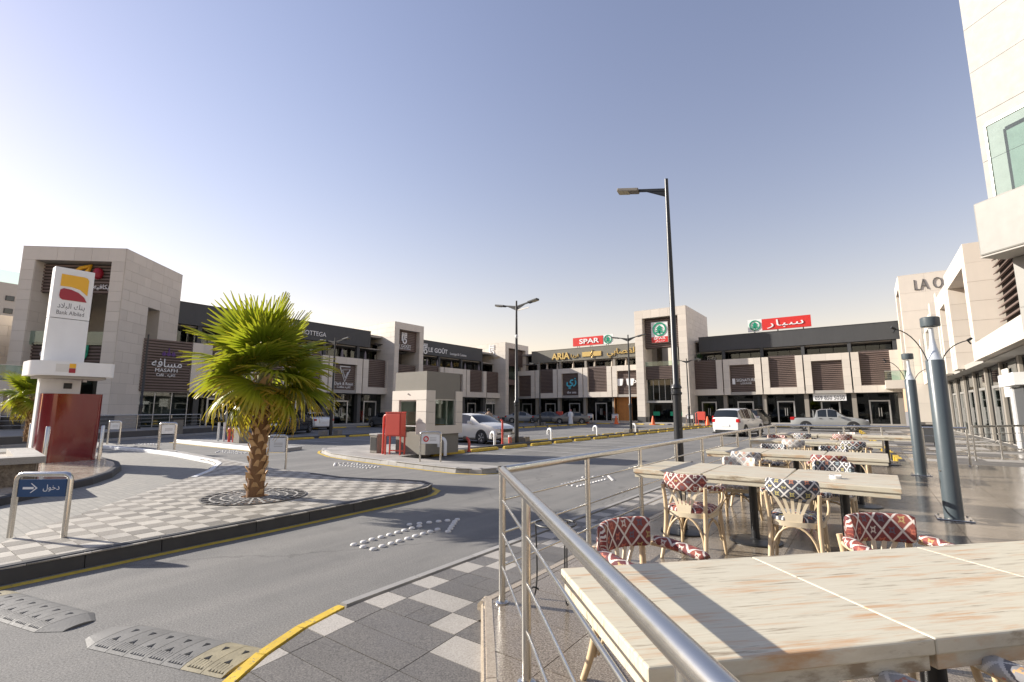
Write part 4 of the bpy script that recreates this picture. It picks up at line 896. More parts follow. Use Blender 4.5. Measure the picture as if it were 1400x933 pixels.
MB().tube([(2.6, -.2, 9.5), (2.6, -.3, 9.4), (2.5, -.35, 9.25)], .03, 8).lathe([(.07, -.08), (.08, 0), (.04, .06)], 10, (2.5, -.35, 9.2)).build('camera', M['kerb_grey'], bx)
block('door_jamb', 'fascia', rw, 27.6, 29.0, .55, .65, .2, 2.5); block('door_frame', 'white', rw, 27.2, 27.55, .5, .7, .2, 2.5); block('sign_box', 'white', rw, 26.7, 29.2, .3, .75, 2.55, 3.0)

# --- unseen building added behind the viewer, only for the shop windows to mirror
op = thing('added_reflection_block', 'added unseen sand coloured building for the shop windows to mirror', 'building', (-10, -46, 0), R(180))
B('wall', 'far_wall', op, -75, 75, 0, 14, 0, 9.5); B('parapet', 'joint', op, -75, 75, -.15, .3, 9.5, 10.1)
for k in range(26):
    for z in (1.2, 5.4): block('window', 'carglass', op, -71 + 5.6 * k, -68.6 + 5.6 * k, -.05, .05, z, z + 2.3)

# ---------------------------------------------------------------- shared shapes
def sweep(pts, prof, us=1.0, vs=1.0, taper=None, up=(0, 0, 1)):
    """closed cross-section swept along a path, with UVs: u along the path, v around it"""
    s = MB(); pts = [Vector(p) for p in pts]; n = len(prof); L = 0; s.uvs = []
    per = [0]
    for i in range(n): a, b = prof[i], prof[(i + 1) % n]; per.append(per[-1] + math.hypot(b[0] - a[0], b[1] - a[1]))
    for i, p in enumerate(pts):
        d = (pts[min(i + 1, len(pts) - 1)] - pts[max(i - 1, 0)]).normalized(); a = d.cross(Vector(up)).normalized(); b = a.cross(d)
        if i: L += (p - pts[i - 1]).length
        k = taper[i] if taper else 1.0
        for j in range(n): s.v.append(tuple(p + a * prof[j][0] * k + b * prof[j][1] * k)); s.uvs.append((L * us, per[j] * vs))
    for i in range(len(pts) - 1):
        for j in range(n): s.f.append((i * n + j, i * n + (j + 1) % n, (i + 1) * n + (j + 1) % n, (i + 1) * n + j))
    s.f.append(tuple(range(n))[::-1]); e = (len(pts) - 1) * n; s.f.append(tuple(e + j for j in range(n)))
    s.seam = (n, per[-1] * vs); return s
def uv_mesh(s, name, mt):
    m = s.mesh(name, mt, True, 70); l = m.uv_layers.new(name='UVMap'); n, tot = s.seam
    for p in m.polygons:
        js = [m.loops[i].vertex_index % n for i in p.loop_indices]; wrap = (0 in js) and (n - 1 in js) and len(js) == 4
        for i in p.loop_indices:
            vi = m.loops[i].vertex_index; u, v = s.uvs[vi]
            if wrap and vi % n == 0: v = tot
            l.data[i].uv = (u, v)
    return m
def superprof(w, h, n=12, e=3.0):
    out = []
    for j in range(n):
        t = 2 * math.pi * j / n; c, q = math.cos(t), math.sin(t)
        out.append((math.copysign(abs(c) ** (2 / e), c) * w / 2, math.copysign(abs(q) ** (2 / e), q) * h / 2))
    return out
def bez(p0, p1, p2, p3, n=8):
    P = [Vector(p) for p in (p0, p1, p2, p3)]; out = []
    for i in range(n + 1):
        t = i / n; out.append(P[0] * (1 - t) ** 3 + P[1] * 3 * t * (1 - t) ** 2 + P[2] * 3 * t * t * (1 - t) + P[3] * t ** 3)
    return out

# ---------------------------------------------------------------- railings
def railing(name, label, a, b, n, z=T, h=0.975, skip_first=False, rods=3, group=None, at_=None):
    a, b = Vector((*a, z)), Vector((*b, z)); t = thing(name, label, 'railing', a, 0, group); d = b - a; up = Vector((0, 0, 1))
    MB().tube([up * h - d.normalized() * 0.0, d + up * h], 0.032, 20).lathe([(0.032, h - .03), (.032, h + .03)], 12, (0, 0, 0)).build('top_rail', M['steel'], t, True)
    for i in (at_ or [k / n for k in range(1 if skip_first else 0, n + 1)]):
        p = d * i; MB().lathe([(.026, 0), (.026, h - .02)], 14, p).build('post', M['steel'], t, True)
        MB().lathe([(.052, .001), (.052, .008), (.04, .016)], 16, p).build('base_plate', M['steel'], t, True)
    for k in range(rods):
        zz = h * (k + 1) / (rods + 1) + 0.02; MB().tube([up * zz, d + up * zz], 0.0095, 10).build('rod', M['steel'], t, True)
    return t
railing('railing', 'long stainless terrace railing running beside the road', (-2.36, 3.12), (-2.40, 17.5), 10)
railing('railing', 'stainless railing crossing diagonally in front of the nearest table', (-2.36, 3.12), (0.42, 0.244), 4, at_=[.275, .735])
railing('railing', 'stainless railing closing the far end of the terrace', (-2.40, 17.5), (2.05, 17.5), 5, skip_first=True)
railing('railing', 'short stainless railing in front of the sunlit glass shops', (2.4, 19.4), (3.85, 21.6), 2)
r1 = railing('railing', 'steel railing on the podium in front of the grey corner tower', (-32.2, -3), (-32.3, 4.1), 3, z=.45, h=.9)
railing('railing', 'steel railing on the podium below the cafe louvres', (-32.3, 4.1), (-38.4, 15.2), 5, z=.45, h=.9, skip_first=True)

# ---------------------------------------------------------------- tables and chairs
def table(loc, rz, lx, ly, label, ped=True, group=None):
    t = thing('cafe_table', label, 'table', (*loc, T), rz, group)
    top = MB().box(-lx / 2, lx / 2, -ly / 2, ly / 2, .712, .76).build('tabletop', M['wood'], t, bevel=.006)
    MB().box(-lx / 2 + .012, lx / 2 - .012, -ly / 2 + .012, ly / 2 - .012, .665, .7115).build('apron', M['wood'], t, bevel=.004)
    MB().lathe([(.043, .03), (.043, .664)], 16).build('pedestal', M['black_metal'], t, True)
    MB().lathe([(.27, 0.002), (.27, .014), (.24, .022), (.06, .03), (.05, .04)], 24).build('base', M['black_metal'], t, True)
    return t
ux, uy = Vector((0.690, 0.724)), Vector((0.724, -0.690)); th = math.atan2(ux.y, ux.x)
c0 = Vector((-1.14, 1.93)); LT, WT = 0.925, 0.84
for k, lab in enumerate(['whitewashed wood table beside the diagonal railing', 'whitewashed wood table joined second along from the diagonal railing', 'whitewashed wood table joined third along from the diagonal railing', 'whitewashed wood table at the far end of the diagonal row']):
    c = c0 + ux * (LT * (k + .5) + 0.0015 * k) + uy * WT / 2
    table((c.x, c.y), th, LT, WT, lab)
rows = [(6.15, 1.12, [-2.30, -1.52, -0.73, 0.2], 'second'), (9.35, 1.12, [-2.30, -1.45, -0.6, .2], 'third'), (13.2, 1.15, [-2.30, -1.45, -.6, .2], 'fourth'), (16.75, 1.15, [-2.25, -1.2, -.2, .88], 'fifth')]
for y, dp, xs, nm in rows:
    for k, (a, b) in enumerate(zip(xs, xs[1:])):
        table(((a + b) / 2, y + (0.0, .015, -.02)[k]), R((0, .4, -.8)[k]), b - a - .012, dp, ['whitewashed table at the railing end of the %s table row', 'whitewashed table in the middle of the %s table row', 'whitewashed table at the lamp bollard end of the %s table row'][k] % nm)
def chair_meshes():
    out = {}; H = []
    prof = superprof(.055, .165, 14)
    arc = [(.235 * math.sin(t), -.06 - .175 * math.cos(t), .735) for t in [R(a) for a in range(-62, 63, 8)]]
    back = sweep(arc, prof, 8.6, 7.5, [.86] + [1] * (len(arc) - 2) + [.86]); out['back'] = back
    armp = superprof(.075, .05, 10)
    for s, nm in ((-1, 'armL'), (1, 'armR')):
        out[nm] = sweep(bez((s * .225, -.13, .69), (s * .275, -.02, .675), (s * .265, .10, .665), (s * .235, .20, .655), 9), armp, 8.6, 7.5, [.75] + [1] * 7 + [.95, .6])
    seat = MB(); seat.uvs = []; n = 24
    for r, z in ((.0, .505), (.12, .503), (.19, .495), (.218, .478), (.222, .452)):
        for j in range(n):
            t = 2 * math.pi * j / n; c, q = math.cos(t), math.sin(t); e = 2 / 3.0
            x, y = math.copysign(abs(c) ** e, c) * r, math.copysign(abs(q) ** e, q) * r; seat.v.append((x, y, z)); seat.uvs.append((x * 8.6, y * 8.6))
    for i in range(4):
        for j in range(n): seat.f.append((i * n + j, i * n + (j + 1) % n, (i + 1) * n + (j + 1) % n, (i + 1) * n + j))
    seat.seam = (10 ** 9, 0); out['seat'] = seat
    return out
CH = chair_meshes(); PADS = {}
for km in ('kilim_red', 'kilim_navy', 'kilim_pale'): PADS[km] = {k: uv_mesh(v, {'back': 'backrest', 'armL': 'arm_pad', 'armR': 'arm_pad', 'seat': 'seat'}[k], M[km]) for k, v in CH.items()}
WD = {}
def wd(name, mb, mt='rattan'): WD[name] = mb.mesh(name, M[mt], True, 60)
for s, nm in ((-1, 'L'), (1, 'R')):
    wd('rear' + nm, MB().tube(bez((s * .215, -.30, 0), (s * .20, -.20, .22), (s * .185, -.17, .44), (s * .215, -.215, .70), 9), [.017, .0185, .020, .021, .021, .021, .020, .019, .018, .017], 10))
    wd('front' + nm, MB().tube(bez((s * .225, .235, 0), (s * .21, .215, .2), (s * .205, .20, .32), (s * .20, .195, .44), 6), [.014, .016, .017, .018, .019, .019, .019], 10))
    wd('arm' + nm, MB().tube(bez((s * .24, .17, .635), (s * .27, .12, .52), (s * .25, .02, .47), (s * .205, -.15, .43), 9), .0125, 8).tube(bez((s * .235, -.16, .66), (s * .28, -.06, .655), (s * .275, .06, .645), (s * .24, .185, .635), 7), .013, 8))
wd('hoopb', MB().tube(bez((-.19, -.235, .13), (-.17, -.21, .50), (.17, -.21, .50), (.19, -.235, .13), 12), .0105, 8))
wd('hoopf', MB().tube(bez((-.20, .212, .14), (-.17, .20, .47), (.17, .20, .47), (.20, .212, .14), 12), .0105, 8).tube(bez((-.20, .19, .15), (-.195, .1, .44), (-.19, -.1, .44), (-.19, -.21, .15), 10), .010, 8).tube(bez((.20, .19, .15), (.195, .1, .44), (.19, -.1, .44), (.19, -.21, .15), 10), .010, 8))
sf = MB(); n = 24
for z, r in ((.405, .212), (.405, .228), (.448, .232), (.448, .212)):
    for j in range(n):
        t = 2 * math.pi * j / n; c, q = math.cos(t), math.sin(t); sf.v.append((math.copysign(abs(c) ** .667, c) * r, math.copysign(abs(q) ** .667, q) * r, z))
for i in range(4):
    for j in range(n): sf.f.append((i * n + j, i * n + (j + 1) % n, ((i + 1) % 4) * n + (j + 1) % n, ((i + 1) % 4) * n + j))
WD['seatframe'] = sf.mesh('seat_frame', M['splat'], True, 60)
def fan(i):
    m = MB(); a = (i - 2) * .5; p = bez((a * .055, -.218, .47), (a * .075, -.212, .54), (a * .10, -.215, .60), (a * .165, -.228 + abs(a) * .012, .70), 6)
    for q, r in zip(p, p[1:]): m.bar(q, r, .026, .009, (0, 1, 0))
    return m
fm = MB()
for i in range(5):
    k = fan(i); fm.add(k.v, k.f)
fm.vprism([(-.075, .52), (-.065, .43), (-.05, .405), (.05, .405), (.065, .43), (.075, .52)], -.226, -.214); WD['fan'] = fm.mesh('back_splat', M['splat'])
def chair(x, y, face, km, label, group=None):
    t = thing('armchair', label, 'chair', (x, y, T), math.atan2(-face[0], face[1]), group); P = PADS[km]
    inst('seat', P['seat'], t); inst('backrest', P['back'], t); inst('arm_pad', P['armL'], t); inst('arm_pad', P['armR'], t)
    for k, nm in (('rearL', 'leg'), ('rearR', 'leg'), ('frontL', 'leg'), ('frontR', 'leg'), ('armL', 'arm_support'), ('armR', 'arm_support'), ('hoopb', 'hoop_stretcher'), ('hoopf', 'hoop_stretcher'), ('seatframe', 'seat_frame'), ('fan', 'back_splat')): inst(nm, WD[k], t)
    return t
chair(-1.02, 2.66, (.62, -.18), 'kilim_red', 'red kilim bentwood armchair at the railing end of the nearest table')
chair(0.10, 3.62, (.60, -.75), 'kilim_red', 'red kilim bentwood armchair on the far side of the nearest tables')
chair(-0.10, 1.62, (-.6, .75), 'kilim_pale', 'pale bentwood armchair tucked under the near side of the joined tables')
chair(0.50, 2.28, (-.66, .75), 'kilim_pale', 'pale blue grey armchair with one arm showing past the near table edge')
chair(-1.52, 5.22, (.1, 1), 'kilim_red', 'red kilim bentwood armchair with its fan splat back to the diagonal row')
chair(-0.62, 5.38, (.0, 1), 'kilim_navy', 'navy kilim bentwood armchair with its fan splat back to the diagonal row')
chair(-1.45, 7.05, (.05, -1), 'kilim_pale', 'pale kilim armchair behind the second table row next to the railing')
chair(-0.42, 7.12, (-.05, -1), 'kilim_navy', 'navy kilim armchair behind the second table row on the bollard side')
chair(-1.55, 8.40, (.1, 1), 'kilim_pale', 'pale grey kilim armchair in front of the third table row')
chair(-0.50, 8.45, (0, 1), 'kilim_red', 'red kilim armchair in front of the third table row')
chair(-1.50, 10.25, (0, -1), 'kilim_navy', 'navy kilim armchair behind the third table row near the railing')
chair(-0.55, 10.3, (.05, -1), 'kilim_navy', 'navy kilim armchair behind the third table row on the bollard side')
chair(-1.35, 12.3, (0, 1), 'kilim_pale', 'pale patterned armchair in front of the fourth table row')
chair(-0.28, 12.35, (.1, 1), 'kilim_navy', 'navy diamond armchair in front of the fourth table row')
chair(-1.95, 14.05, (0, -1), 'kilim_red', 'dark red armchair behind the fourth table row')
chair(-1.5, 15.85, (.1, 1), 'kilim_navy', 'navy armchair in front of the fifth table row near the railing')
chair(-0.6, 15.9, (0, 1), 'kilim_red', 'red armchair in front of the fifth table row')
chair(-0.55, 17.2, (0, -1), 'kilim_pale', 'pale armchair between the fifth table row and the end railing')
cup = thing('ashtray', 'small white ashtray on the second table row', 'ashtray', (-0.32, 6.0, T + .76)); MB().lathe([(.05, 0), (.055, .03), (.048, .03), (.042, .008)], 16).build('bowl', M['white'], cup, True); MB().tube([(.05, 0, .035), (.0, .01, .03)], .006, 6).build('stub', M['offwhite'], cup)
# wrought iron plant stand by the railing corner
st = thing('iron_stand', 'black wrought iron stand with curled feet inside the railing corner', 'stand', (-2.06, 3.42, T))
MB().tube([(.16 * math.cos(t), .16 * math.sin(t), .56) for t in [2 * math.pi * k / 24 for k in range(25)]], .007, 6, False).build('ring', M['iron'], st, True)
for k in range(3):
    a = 2 * math.pi * k / 3 + 3.6; c, s_ = math.cos(a), math.sin(a)
    p = bez((.16 * c, .16 * s_, .56), (.15 * c, .15 * s_, .30), (.14 * c, .14 * s_, .10), (.17 * c, .17 * s_, .02), 8) + [Vector((.17 + .035 * (1 - math.cos(t))) * c if 0 else ((.17 + .035 * math.sin(t)) * c, (.17 + .035 * math.sin(t)) * s_, .02 + .03 * (1 - math.cos(t)))) for t in (.6, 1.3, 2.0, 2.8, 3.6, 4.3)]
    MB().tube(p, .0065, 6).build('leg', M['iron'], st, True)

# ---------------------------------------------------------------- bollard lights and street lamps
def bollard_light(loc, label):
    t = thing('bollard_light', label, 'lamp', (*loc, T))
    MB().lathe([(.105, .012), (.105, 2.13), (.10, 2.14)], 28).build('column', M['slate'], t, True)
    MB().box(-.19, .19, -.19, .19, .001, .014).build('base_plate', M['steel'], t, bevel=.02)
    for s in (-1, 1):
        for q in (-1, 1): MB().lathe([(.014, .014), (.014, .03)], 8, (s * .15, q * .15, 0)).build('bolt', M['steel'], t)
    MB().lathe([(.10, 2.14), (.085, 2.16), (.045, 2.32), (.028, 2.45), (.028, 2.60)], 24).build('reflector', M['lamp_white'], t, True)
    MB().lathe([(.103, 2.14), (.103, 2.62)], 28).build('lens', M['glass_lamp'], t, True)
    MB().lathe([(.11, 2.62), (.112, 2.63), (.112, 2.74), (.10, 2.75)], 28).build('cap', M['slate'], t, True)
    for s, z1 in ((-1, 2.58), (1, 2.42)):
        D = lambda r, z: (s * r * .81, s * r * .59, z)
        MB().tube(bez(D(.08, 2.06), D(.12, 2.20), D(.22, z1 - .06), D(.50, z1), 10), .007, 6).tube([D(.5, z1), D(.56, z1 + .03)], .018, 6).tube([D(.5, z1), D(.54, z1 - .05)], .01, 6).build('cable', M['iron'], t, True)
    MB().lathe([(.012, 0), (.012, .02)], 8, (-.09, -.06, .62)).build('screw', M['steel'], t)
    return t
bollard_light((.82, 8.98), 'slate grey bollard lamp with clear glass top standing by the third table row')
bollard_light((.85, 14.5), 'slate grey bollard lamp with clear glass top standing by the fourth table row')
def street_lamp(loc, h, label, az=0.0, arms=2, blocks=True, big=False, z=0.0, cctv=False):
    t = thing('street_lamp', label, 'lamp post', (*loc, z), az)
    r = .085; rh = .265 * h
    MB().lathe([(.13, 0), (.13, .02), (.105, .03), (.10, rh - .03), (.135, rh), (.135, rh + .04), (.105, rh + .06), (.105, rh + .12), (.135, rh + .15), (.12, rh + .20), (.075, rh + .26), (.062, h * .7), (.045, h)], 20).build('pole', M['black_metal'], t, True)
    MB().box(-.2, .2, -.2, .2, .001, .025).build('base_plate', M['black_metal'], t)
    for s in ((-1, 1) if arms == 2 else ((-1,) if arms else ())):
        MB().bar((0, 0, h - .30), (s * .75, 0, h - .17), .05, .07).vprism([(0, h - .5), (0, h - .28), (s * .62, h - .2)] if s < 0 else [(0, h - .28), (0, h - .5), (s * .62, h - .2)], -.012, .012).build('arm', M['black_metal'], t)
        hd = MB().bar((s * .72, 0, h - .18), (s * 1.28, 0, h - .08), .26, .09).build('lamp_head', M['fascia'] if not big else M['concrete'], t, bevel=.02)
        MB().bar((s * .98, 0, h - .185), (s * 1.26, 0, h - .135), .22, .012).build('lens', M['led'], hd)
    if blocks:
        for s in (-1, 1): MB().box(-.22, .22, s * .62 - .2, s * .62 + .2, 0, .36).build('ballast_block', M['concrete'], t, bevel=.03)
    if cctv: MB().lathe([(.02, .1), (.07, .08), (.08, 0), (.05, -.06), (.01, -.08)], 12, (.09, -.12, h * .74)).build('camera_dome', M['white'], t, True); MB().bar((0, 0, h * .93), (.75, 0, h * .94), .03, .06).build('flag_arm', M['alu'], t)
    return t
street_lamp((-3.78, 12.1), 7.65, 'tall black lamp post with a single lamp head beside the terrace', az=R(10), arms=1, big=True)
street_lamp((-13.75, 19.3), 7.05, 'black twin arm lamp post by the white sedan with a camera dome', R(0), cctv=True)
street_lamp((-13.6, 33.0), 7.05, 'black twin arm lamp post in the middle parking row', R(0))
street_lamp((-28.4, 19.0), 6.45, 'black twin arm lamp post behind the fan palm', R(10))
street_lamp((-28.6, 44.5), 6.9, 'black lamp post in front of the brass lettered row', R(0), arms=1)
street_lamp((-38.4, 11.6), 6.6, 'slim black pole by the podium steps with no lamp arms', R(90), arms=0, blocks=False, z=.05)
street_lamp((-14.6, 50.5), 6.9, 'black lamp post half hidden behind the tall single lamp post', R(0))

# ---------------------------------------------------------------- wheel stops, hoops, studs, speed bumps
ws = MB(); hw = .085; prof = [(-hw, 0), (-hw * .9, .06), (-hw * .55, .11), (hw * .55, .11), (hw * .9, .06), (hw, 0)]
for y, k in ((-.88, .75), (-.82, 1), (.82, 1), (.88, .75)):
    for x, z in prof: ws.v.append((x * k, y, z * k))
for i in range(3):
    for j in range(5): ws.f.append((i * 6 + j, i * 6 + j + 1, i * 6 + 6 + j + 1, i * 6 + 6 + j))
    ws.f.append((i * 6 + 5, i * 6, i * 6 + 6, i * 6 + 11))
ws.f += [(0, 1, 2, 3, 4, 5)[::-1], tuple(18 + j for j in range(6))]
WS = ws.mesh('wheel_stop', M['yellow'])
def stops(x, ys, label, rz=0.0, z=0.004):
    for y in ys:
        o = inst('wheel_stop', WS, None, (x + random.uniform(-.04, .04), y, z), (0, 0, rz + R(random.uniform(-1.2, 1.2)))); tag(o, label, 'wheel stop', label)
stops(-12.75, [13.55 + 2.12 * k for k in range(20)], 'yellow wheel stop on the terrace side of the middle kerb')
stops(-14.15, [19.8 + 2.12 * k for k in range(16)], 'yellow wheel stop on the booth side of the middle kerb')
stops(-26.15, [13.4 + 2.12 * k for k in range(18)], 'yellow wheel stop along the left parking kerb')
stops(-40.0, [18.5 + 3.0 * k for k in range(12)], 'yellow wheel stop in front of the shaded shop row')
for x in [-39, -36.4, -33.8, -29.0, -26.3, -22.0, -19.6, -15.6, -12.8, -10.0, -7.2, -4.2]:
    o = inst('wheel_stop', WS, None, (x, 55.15, .004), (0, 0, R(90))); tag(o, 'yellow wheel stop along the pavement of the sign tower row', 'wheel stop', 'wheel stops along the back pavement')
def hoop(loc, rz, label, group):
    t = thing('pipe_hoop', label, 'pipe', (*loc, .1), rz, group)
    MB().tube([(0, -.16, 0), (0, -.16, .42)] + [(0, -.16 + .16 * (1 - math.cos(a)), .42 + .16 * math.sin(a)) for a in [R(k) for k in range(20, 161, 20)]] + [(0, .16, .42), (0, .16, .28)], .055, 12).build('pipe', M['white'], t, True)
for y in (17.2, 22.0, 27.3, 33.4): hoop((-13.55, y), R(70), 'white curved vent pipe rising from the middle kerb', 'vent pipes along the middle kerb')
hoop((-11.95, 12.35), R(90), 'white curved vent pipe at the foot of the booth', None)
STUD = MB().lathe([(.043, 0), (.041, .012), (.032, .022), (.013, .026)], 14).mesh('road_stud', M['stud'], True, 70)
def studs(pts, label):
    for x, y in pts: tag(inst('road_stud', STUD, None, (x + random.uniform(-.006, .006), y + random.uniform(-.006, .006), .002), (0, 0, random.random() * 6)), label, 'road stud', label)
def line_pts(a, b, step=.15):
    a, b = Vector(a), Vector(b); n = max(1, round((b - a).length / step)); return [tuple(a + (b - a) * (i / n)) for i in range(n + 1)]
def arrow(o, d, L, hw=.17, head=.36, hl=.62, step=.15, bend=False):
    o = Vector(o); d = Vector(d).normalized(); n = Vector((d.y, -d.x)); P = lambda a, b: tuple(o + d * a + n * b)
    pts = line_pts(P(0, -hw), P(0, hw), step)[1:-1] + line_pts(P(0, -hw), P(L - hl, -hw), step) + line_pts(P(0, hw), P(L - hl, hw), step)
    pts += line_pts(P(L - hl, hw), P(L - hl, head), step)[1:] + line_pts(P(L - hl, -hw), P(L - hl, -head), step)[1:] + line_pts(P(L - hl, head), P(L, 0), step)[1:] + line_pts(P(L - hl, -head), P(L, 0), step)[1:-1]
    return pts
studs(arrow((-5.04, 3.90), (-.05, 1), 1.75), 'white ceramic road stud of the arrow beside the fan palm island')
studs(arrow((-11.6, 9.2), (-1, .03), 1.9, .2, .4, .6), 'white ceramic road stud of the arrow in front of the booth island')
studs(arrow((-19.4, 9.3), (-1, -.03), 1.9, .2, .4, .6, .16), 'white ceramic road stud of the arrow behind the fan palm')
studs(arrow((-27.3, 9.0), (-1, -.03), 1.9, .2, .4, .6, .16), 'white ceramic road stud of the farthest arrow by the podium')
studs(arrow((-5.4, 9.6), (.02, 1), 1.9, .2, .4, .6), 'white ceramic road stud of the arrow seen through the railing')
def bump_mesh(mt, end=False):
    s = MB(); W2, L2 = .085, .19; n = 9
    for i in range(2):
        x = (-W2, W2)[i]
        for j in range(n):
            y = -L2 + 2 * L2 * j / (n - 1); k = (.55 if end and i == 0 else 1); s.v.append((x, y * k, .002 + .027 * k * (1 - (y / L2) ** 2) ** .6))
    for j in range(n - 1): s.f.append((j, j + 1, n + j + 1, n + j))
    s.f += [tuple(range(n))[::-1], tuple(n + j for j in range(n)), (0, n, 2 * n - 1, n - 1)]
    for j in range(1, 6):                    # ribs
        for sg in (-1,):
            x = -W2 + .008 + .026 * j; y0 = sg * .085; y1 = sg * .165
            if end: continue
            z0, z1 = .027 * (1 - (y0 / L2) ** 2) ** .6, .027 * (1 - (y1 / L2) ** 2) ** .6
            s.bar((x, y0, z0 + .001), (x, y1, z1 + .001), .011, .006)
    return s.mesh('speed_bump', mt)
BP = {'rubber': bump_mesh(M['rubber']), 'rubber_yellow': bump_mesh(M['rubber_yellow']), 'end': bump_mesh(M['rubber'], True)}
ARW = MB().prism([(-.018, -.022), (.018, -.022), (0, .026)], 0, .007).mesh('reflector', M['dark'])
def bumps(a, b, n, label, endfirst, yel=()):
    a, b = Vector(a), Vector(b); d = (b - a); rz = math.atan2(d.y, d.x); L = d.length / n
    for i in range(n):
        e = (i == 0 and endfirst) or (i == n - 1 and not endfirst); c = a + d * ((i + .5) / n)
        lb = label if not (e or i in yel) else label.replace('rubber speed bump module', 'rounded end of the rubber speed bump' if e else 'yellowed rubber speed bump module')
        t = thing('speed_bump', lb, 'speed bump', (c.x, c.y, .001), rz + (math.pi if e and not endfirst else 0), label)
        inst('body', BP['end' if e else ('rubber_yellow' if i in yel else 'rubber')], t, (0, 0, 0), (0, 0, 0), (L / .175, 1, 1))
        if not e:
            for y in (-.06, .06): inst('reflector', ARW, t, (0, y, .023), (0, 0, 0 if y < 0 else math.pi))
bumps((-4.72, 1.33), (-3.40, 1.75), 8, 'rubber speed bump module in the strip ending at the yellow kerb', True, (6, 7))
bumps((-6.42, .93), (-5.0, 1.27), 8, 'rubber speed bump module in the strip beside the palm island kerb', False, (0,))

# ---------------------------------------------------------------- booth and its neighbours
bt = thing('guard_booth', 'small cream and taupe guard booth with square windows', 'booth', (-13.95, 11.8, .128))
MB().box(.12, 1.66, .12, 1.75, 0, .74).build('base', M['grey_render'], bt); MB().box(.08, 1.69, .06, 1.78, 2.20, 2.86).build('roof_box', M['grey_render'], bt)
st_ = MB().box(0.01, .35, .01, .1, .72, 2.18).build('stone_wrap', M['joint'], bt)
def slab(x0, x1, y0, y1, z0, z1, st=.42):
    zz = cuts(z0, z1, st)
    for p, q in zip(zz, zz[1:]): block('panel', 'stone', st_, x0, x1, y0, y1, p + .004, q - .004)
# south face: left pier, lintel, right pier; east face: corner pier, sill band, far pier
slab(0, .36, 0, .12, .98, 1.86); slab(0, 1.75, 0, .12, 1.862, 2.2, .5); slab(1.26, 1.75, 0, .12, .68, 1.86); slab(1.63, 1.75, .122, .44, .68, 2.2); slab(1.63, 1.75, .442, 1.5, .68, .98, .5); slab(1.63, 1.75, 1.5, 1.85, .68, 2.2); slab(0, .12, .122, 1.85, .68, 2.2); slab(.122, 1.628, 1.73, 1.85, .68, 2.2)
B('header', 'grey_render', bt, 1.58, 1.70, .44, 1.5, 1.9, 2.2); B('sill', 'white', bt, .3, 1.26, .02, .12, .95, .975)
block('window_pane', 'glass_green', bt, .36, 1.26, .08, .09, .98, 1.86); block('window_pane', 'glass_green', bt, 1.66, 1.67, .44, 1.5, .98, 1.9)
MB().box(.36, .40, .06, .11, .98, 1.86).box(1.22, 1.26, .06, .11, .98, 1.86).box(.40, 1.22, .06, .11, 1.82, 1.86).build('window_frame', M['alu'], bt)
MB().box(1.64, 1.69, .44, .48, .98, 1.9).box(1.64, 1.69, 1.46, 1.5, .98, 1.9).box(1.64, 1.69, .48, 1.46, 1.86, 1.9).build('window_frame', M['alu'], bt)
B('inner_wall', 'interior_light', bt, .14, 1.6, 1.68, 1.72, .76, 2.2); B('desk', 'timber', bt, .4, 1.3, .9, 1.4, .74, 1.0); B('floor', 'ceil', bt, .15, 1.6, .15, 1.7, .741, .76); MB().lathe([(.01, 0), (.02, .03), (.01, .05)], 8, (.85, -.02, 2.05)).build('camera', M['dark'], bt)
cb = thing('hose_cabinet', 'red fire hose cabinet on four legs in front of the booth', 'cabinet', (-13.25, 11.42, .128), R(12))
MB().box(-.36, .30, -.14, .14, .62, 1.42).build('box', M['red'], cb, bevel=.01); MB().box(-.32, .26, -.165, -.142, .66, 1.38).build('door', M['red'], cb, bevel=.008)
for x in (-.34, .28):
    for y in (-.12, .12): MB().bar((x, y, 0), (x, y, .62), .045, .045).build('leg', M['red'], cb)
MB().bar((-.34, .12, .12), (.28, .12, .12), .04, .04).build('brace', M['red'], cb); MB().bar((-.36, -.14, 1.44), (.30, -.14, 1.44), .05, .03).bar((-.36, .14, 1.44), (.3, .14, 1.44), .05, .03).build('rim', M['red'], cb)
MB().tube([(-.56, .02, 0), (-.56, .02, 1.25), (-.52, .02, 1.33), (-.37, .02, 1.36)], .035, 8).build('riser_pipe', M['red'], cb, True)
bn_ = thing('litter_bin', 'grey stone litter bin beside the red hose cabinet', 'bin', (-14.35, 11.55, .128)); MB().box(-.2, .2, -.2, .2, 0, .62).build('body', M['concrete'], bn_, bevel=.02); MB().box(-.22, .22, -.22, .22, .622, .68).build('rim', M['kerb_grey'], bn_); block('slot', 'dark', bn_, -.16, .16, -.21, -.2, .1, .55)
def hydrant(loc, label):
    t = thing('fire_valve', label, 'hydrant', (*loc, .128)); MB().tube([(0, 0, 0), (0, 0, .3), (-.03, 0, .42), (-.14, 0, .5)], .05, 10).build('pipe', M['red'], t, True); MB().lathe([(.085, 0), (.085, .03)], 12).build('flange', M['red'], t, True); MB().tube([(-.12, 0, .48), (-.25, 0, .5)], .07, 10).build('cap', M['concrete'], t, True)
hydrant((-12.02, 13.85), 'small red fire valve at the far corner of the booth')
sp_ = thing('stand_pipe', 'thin red standpipe beside the white sedan', 'pipe', (-13.62, 18.0, .12)); MB().tube([(0, 0, 0), (0, 0, .95), (-.03, 0, 1.05), (-.1, 0, 1.09)], .045, 10).build('pipe', M['red'], sp_, True); MB().lathe([(.07, 0), (.07, .03)], 10).build('flange', M['red'], sp_, True)
sp2 = thing('stub_pipe', 'short red and white pipe stub beside the lamp post', 'pipe', (-13.6, 18.55, .12)); MB().lathe([(.08, 0), (.08, .28)], 12).build('pipe', M['red'], sp2, True); MB().lathe([(.082, .28), (.082, .36)], 12).build('cap', M['white'], sp2, True)
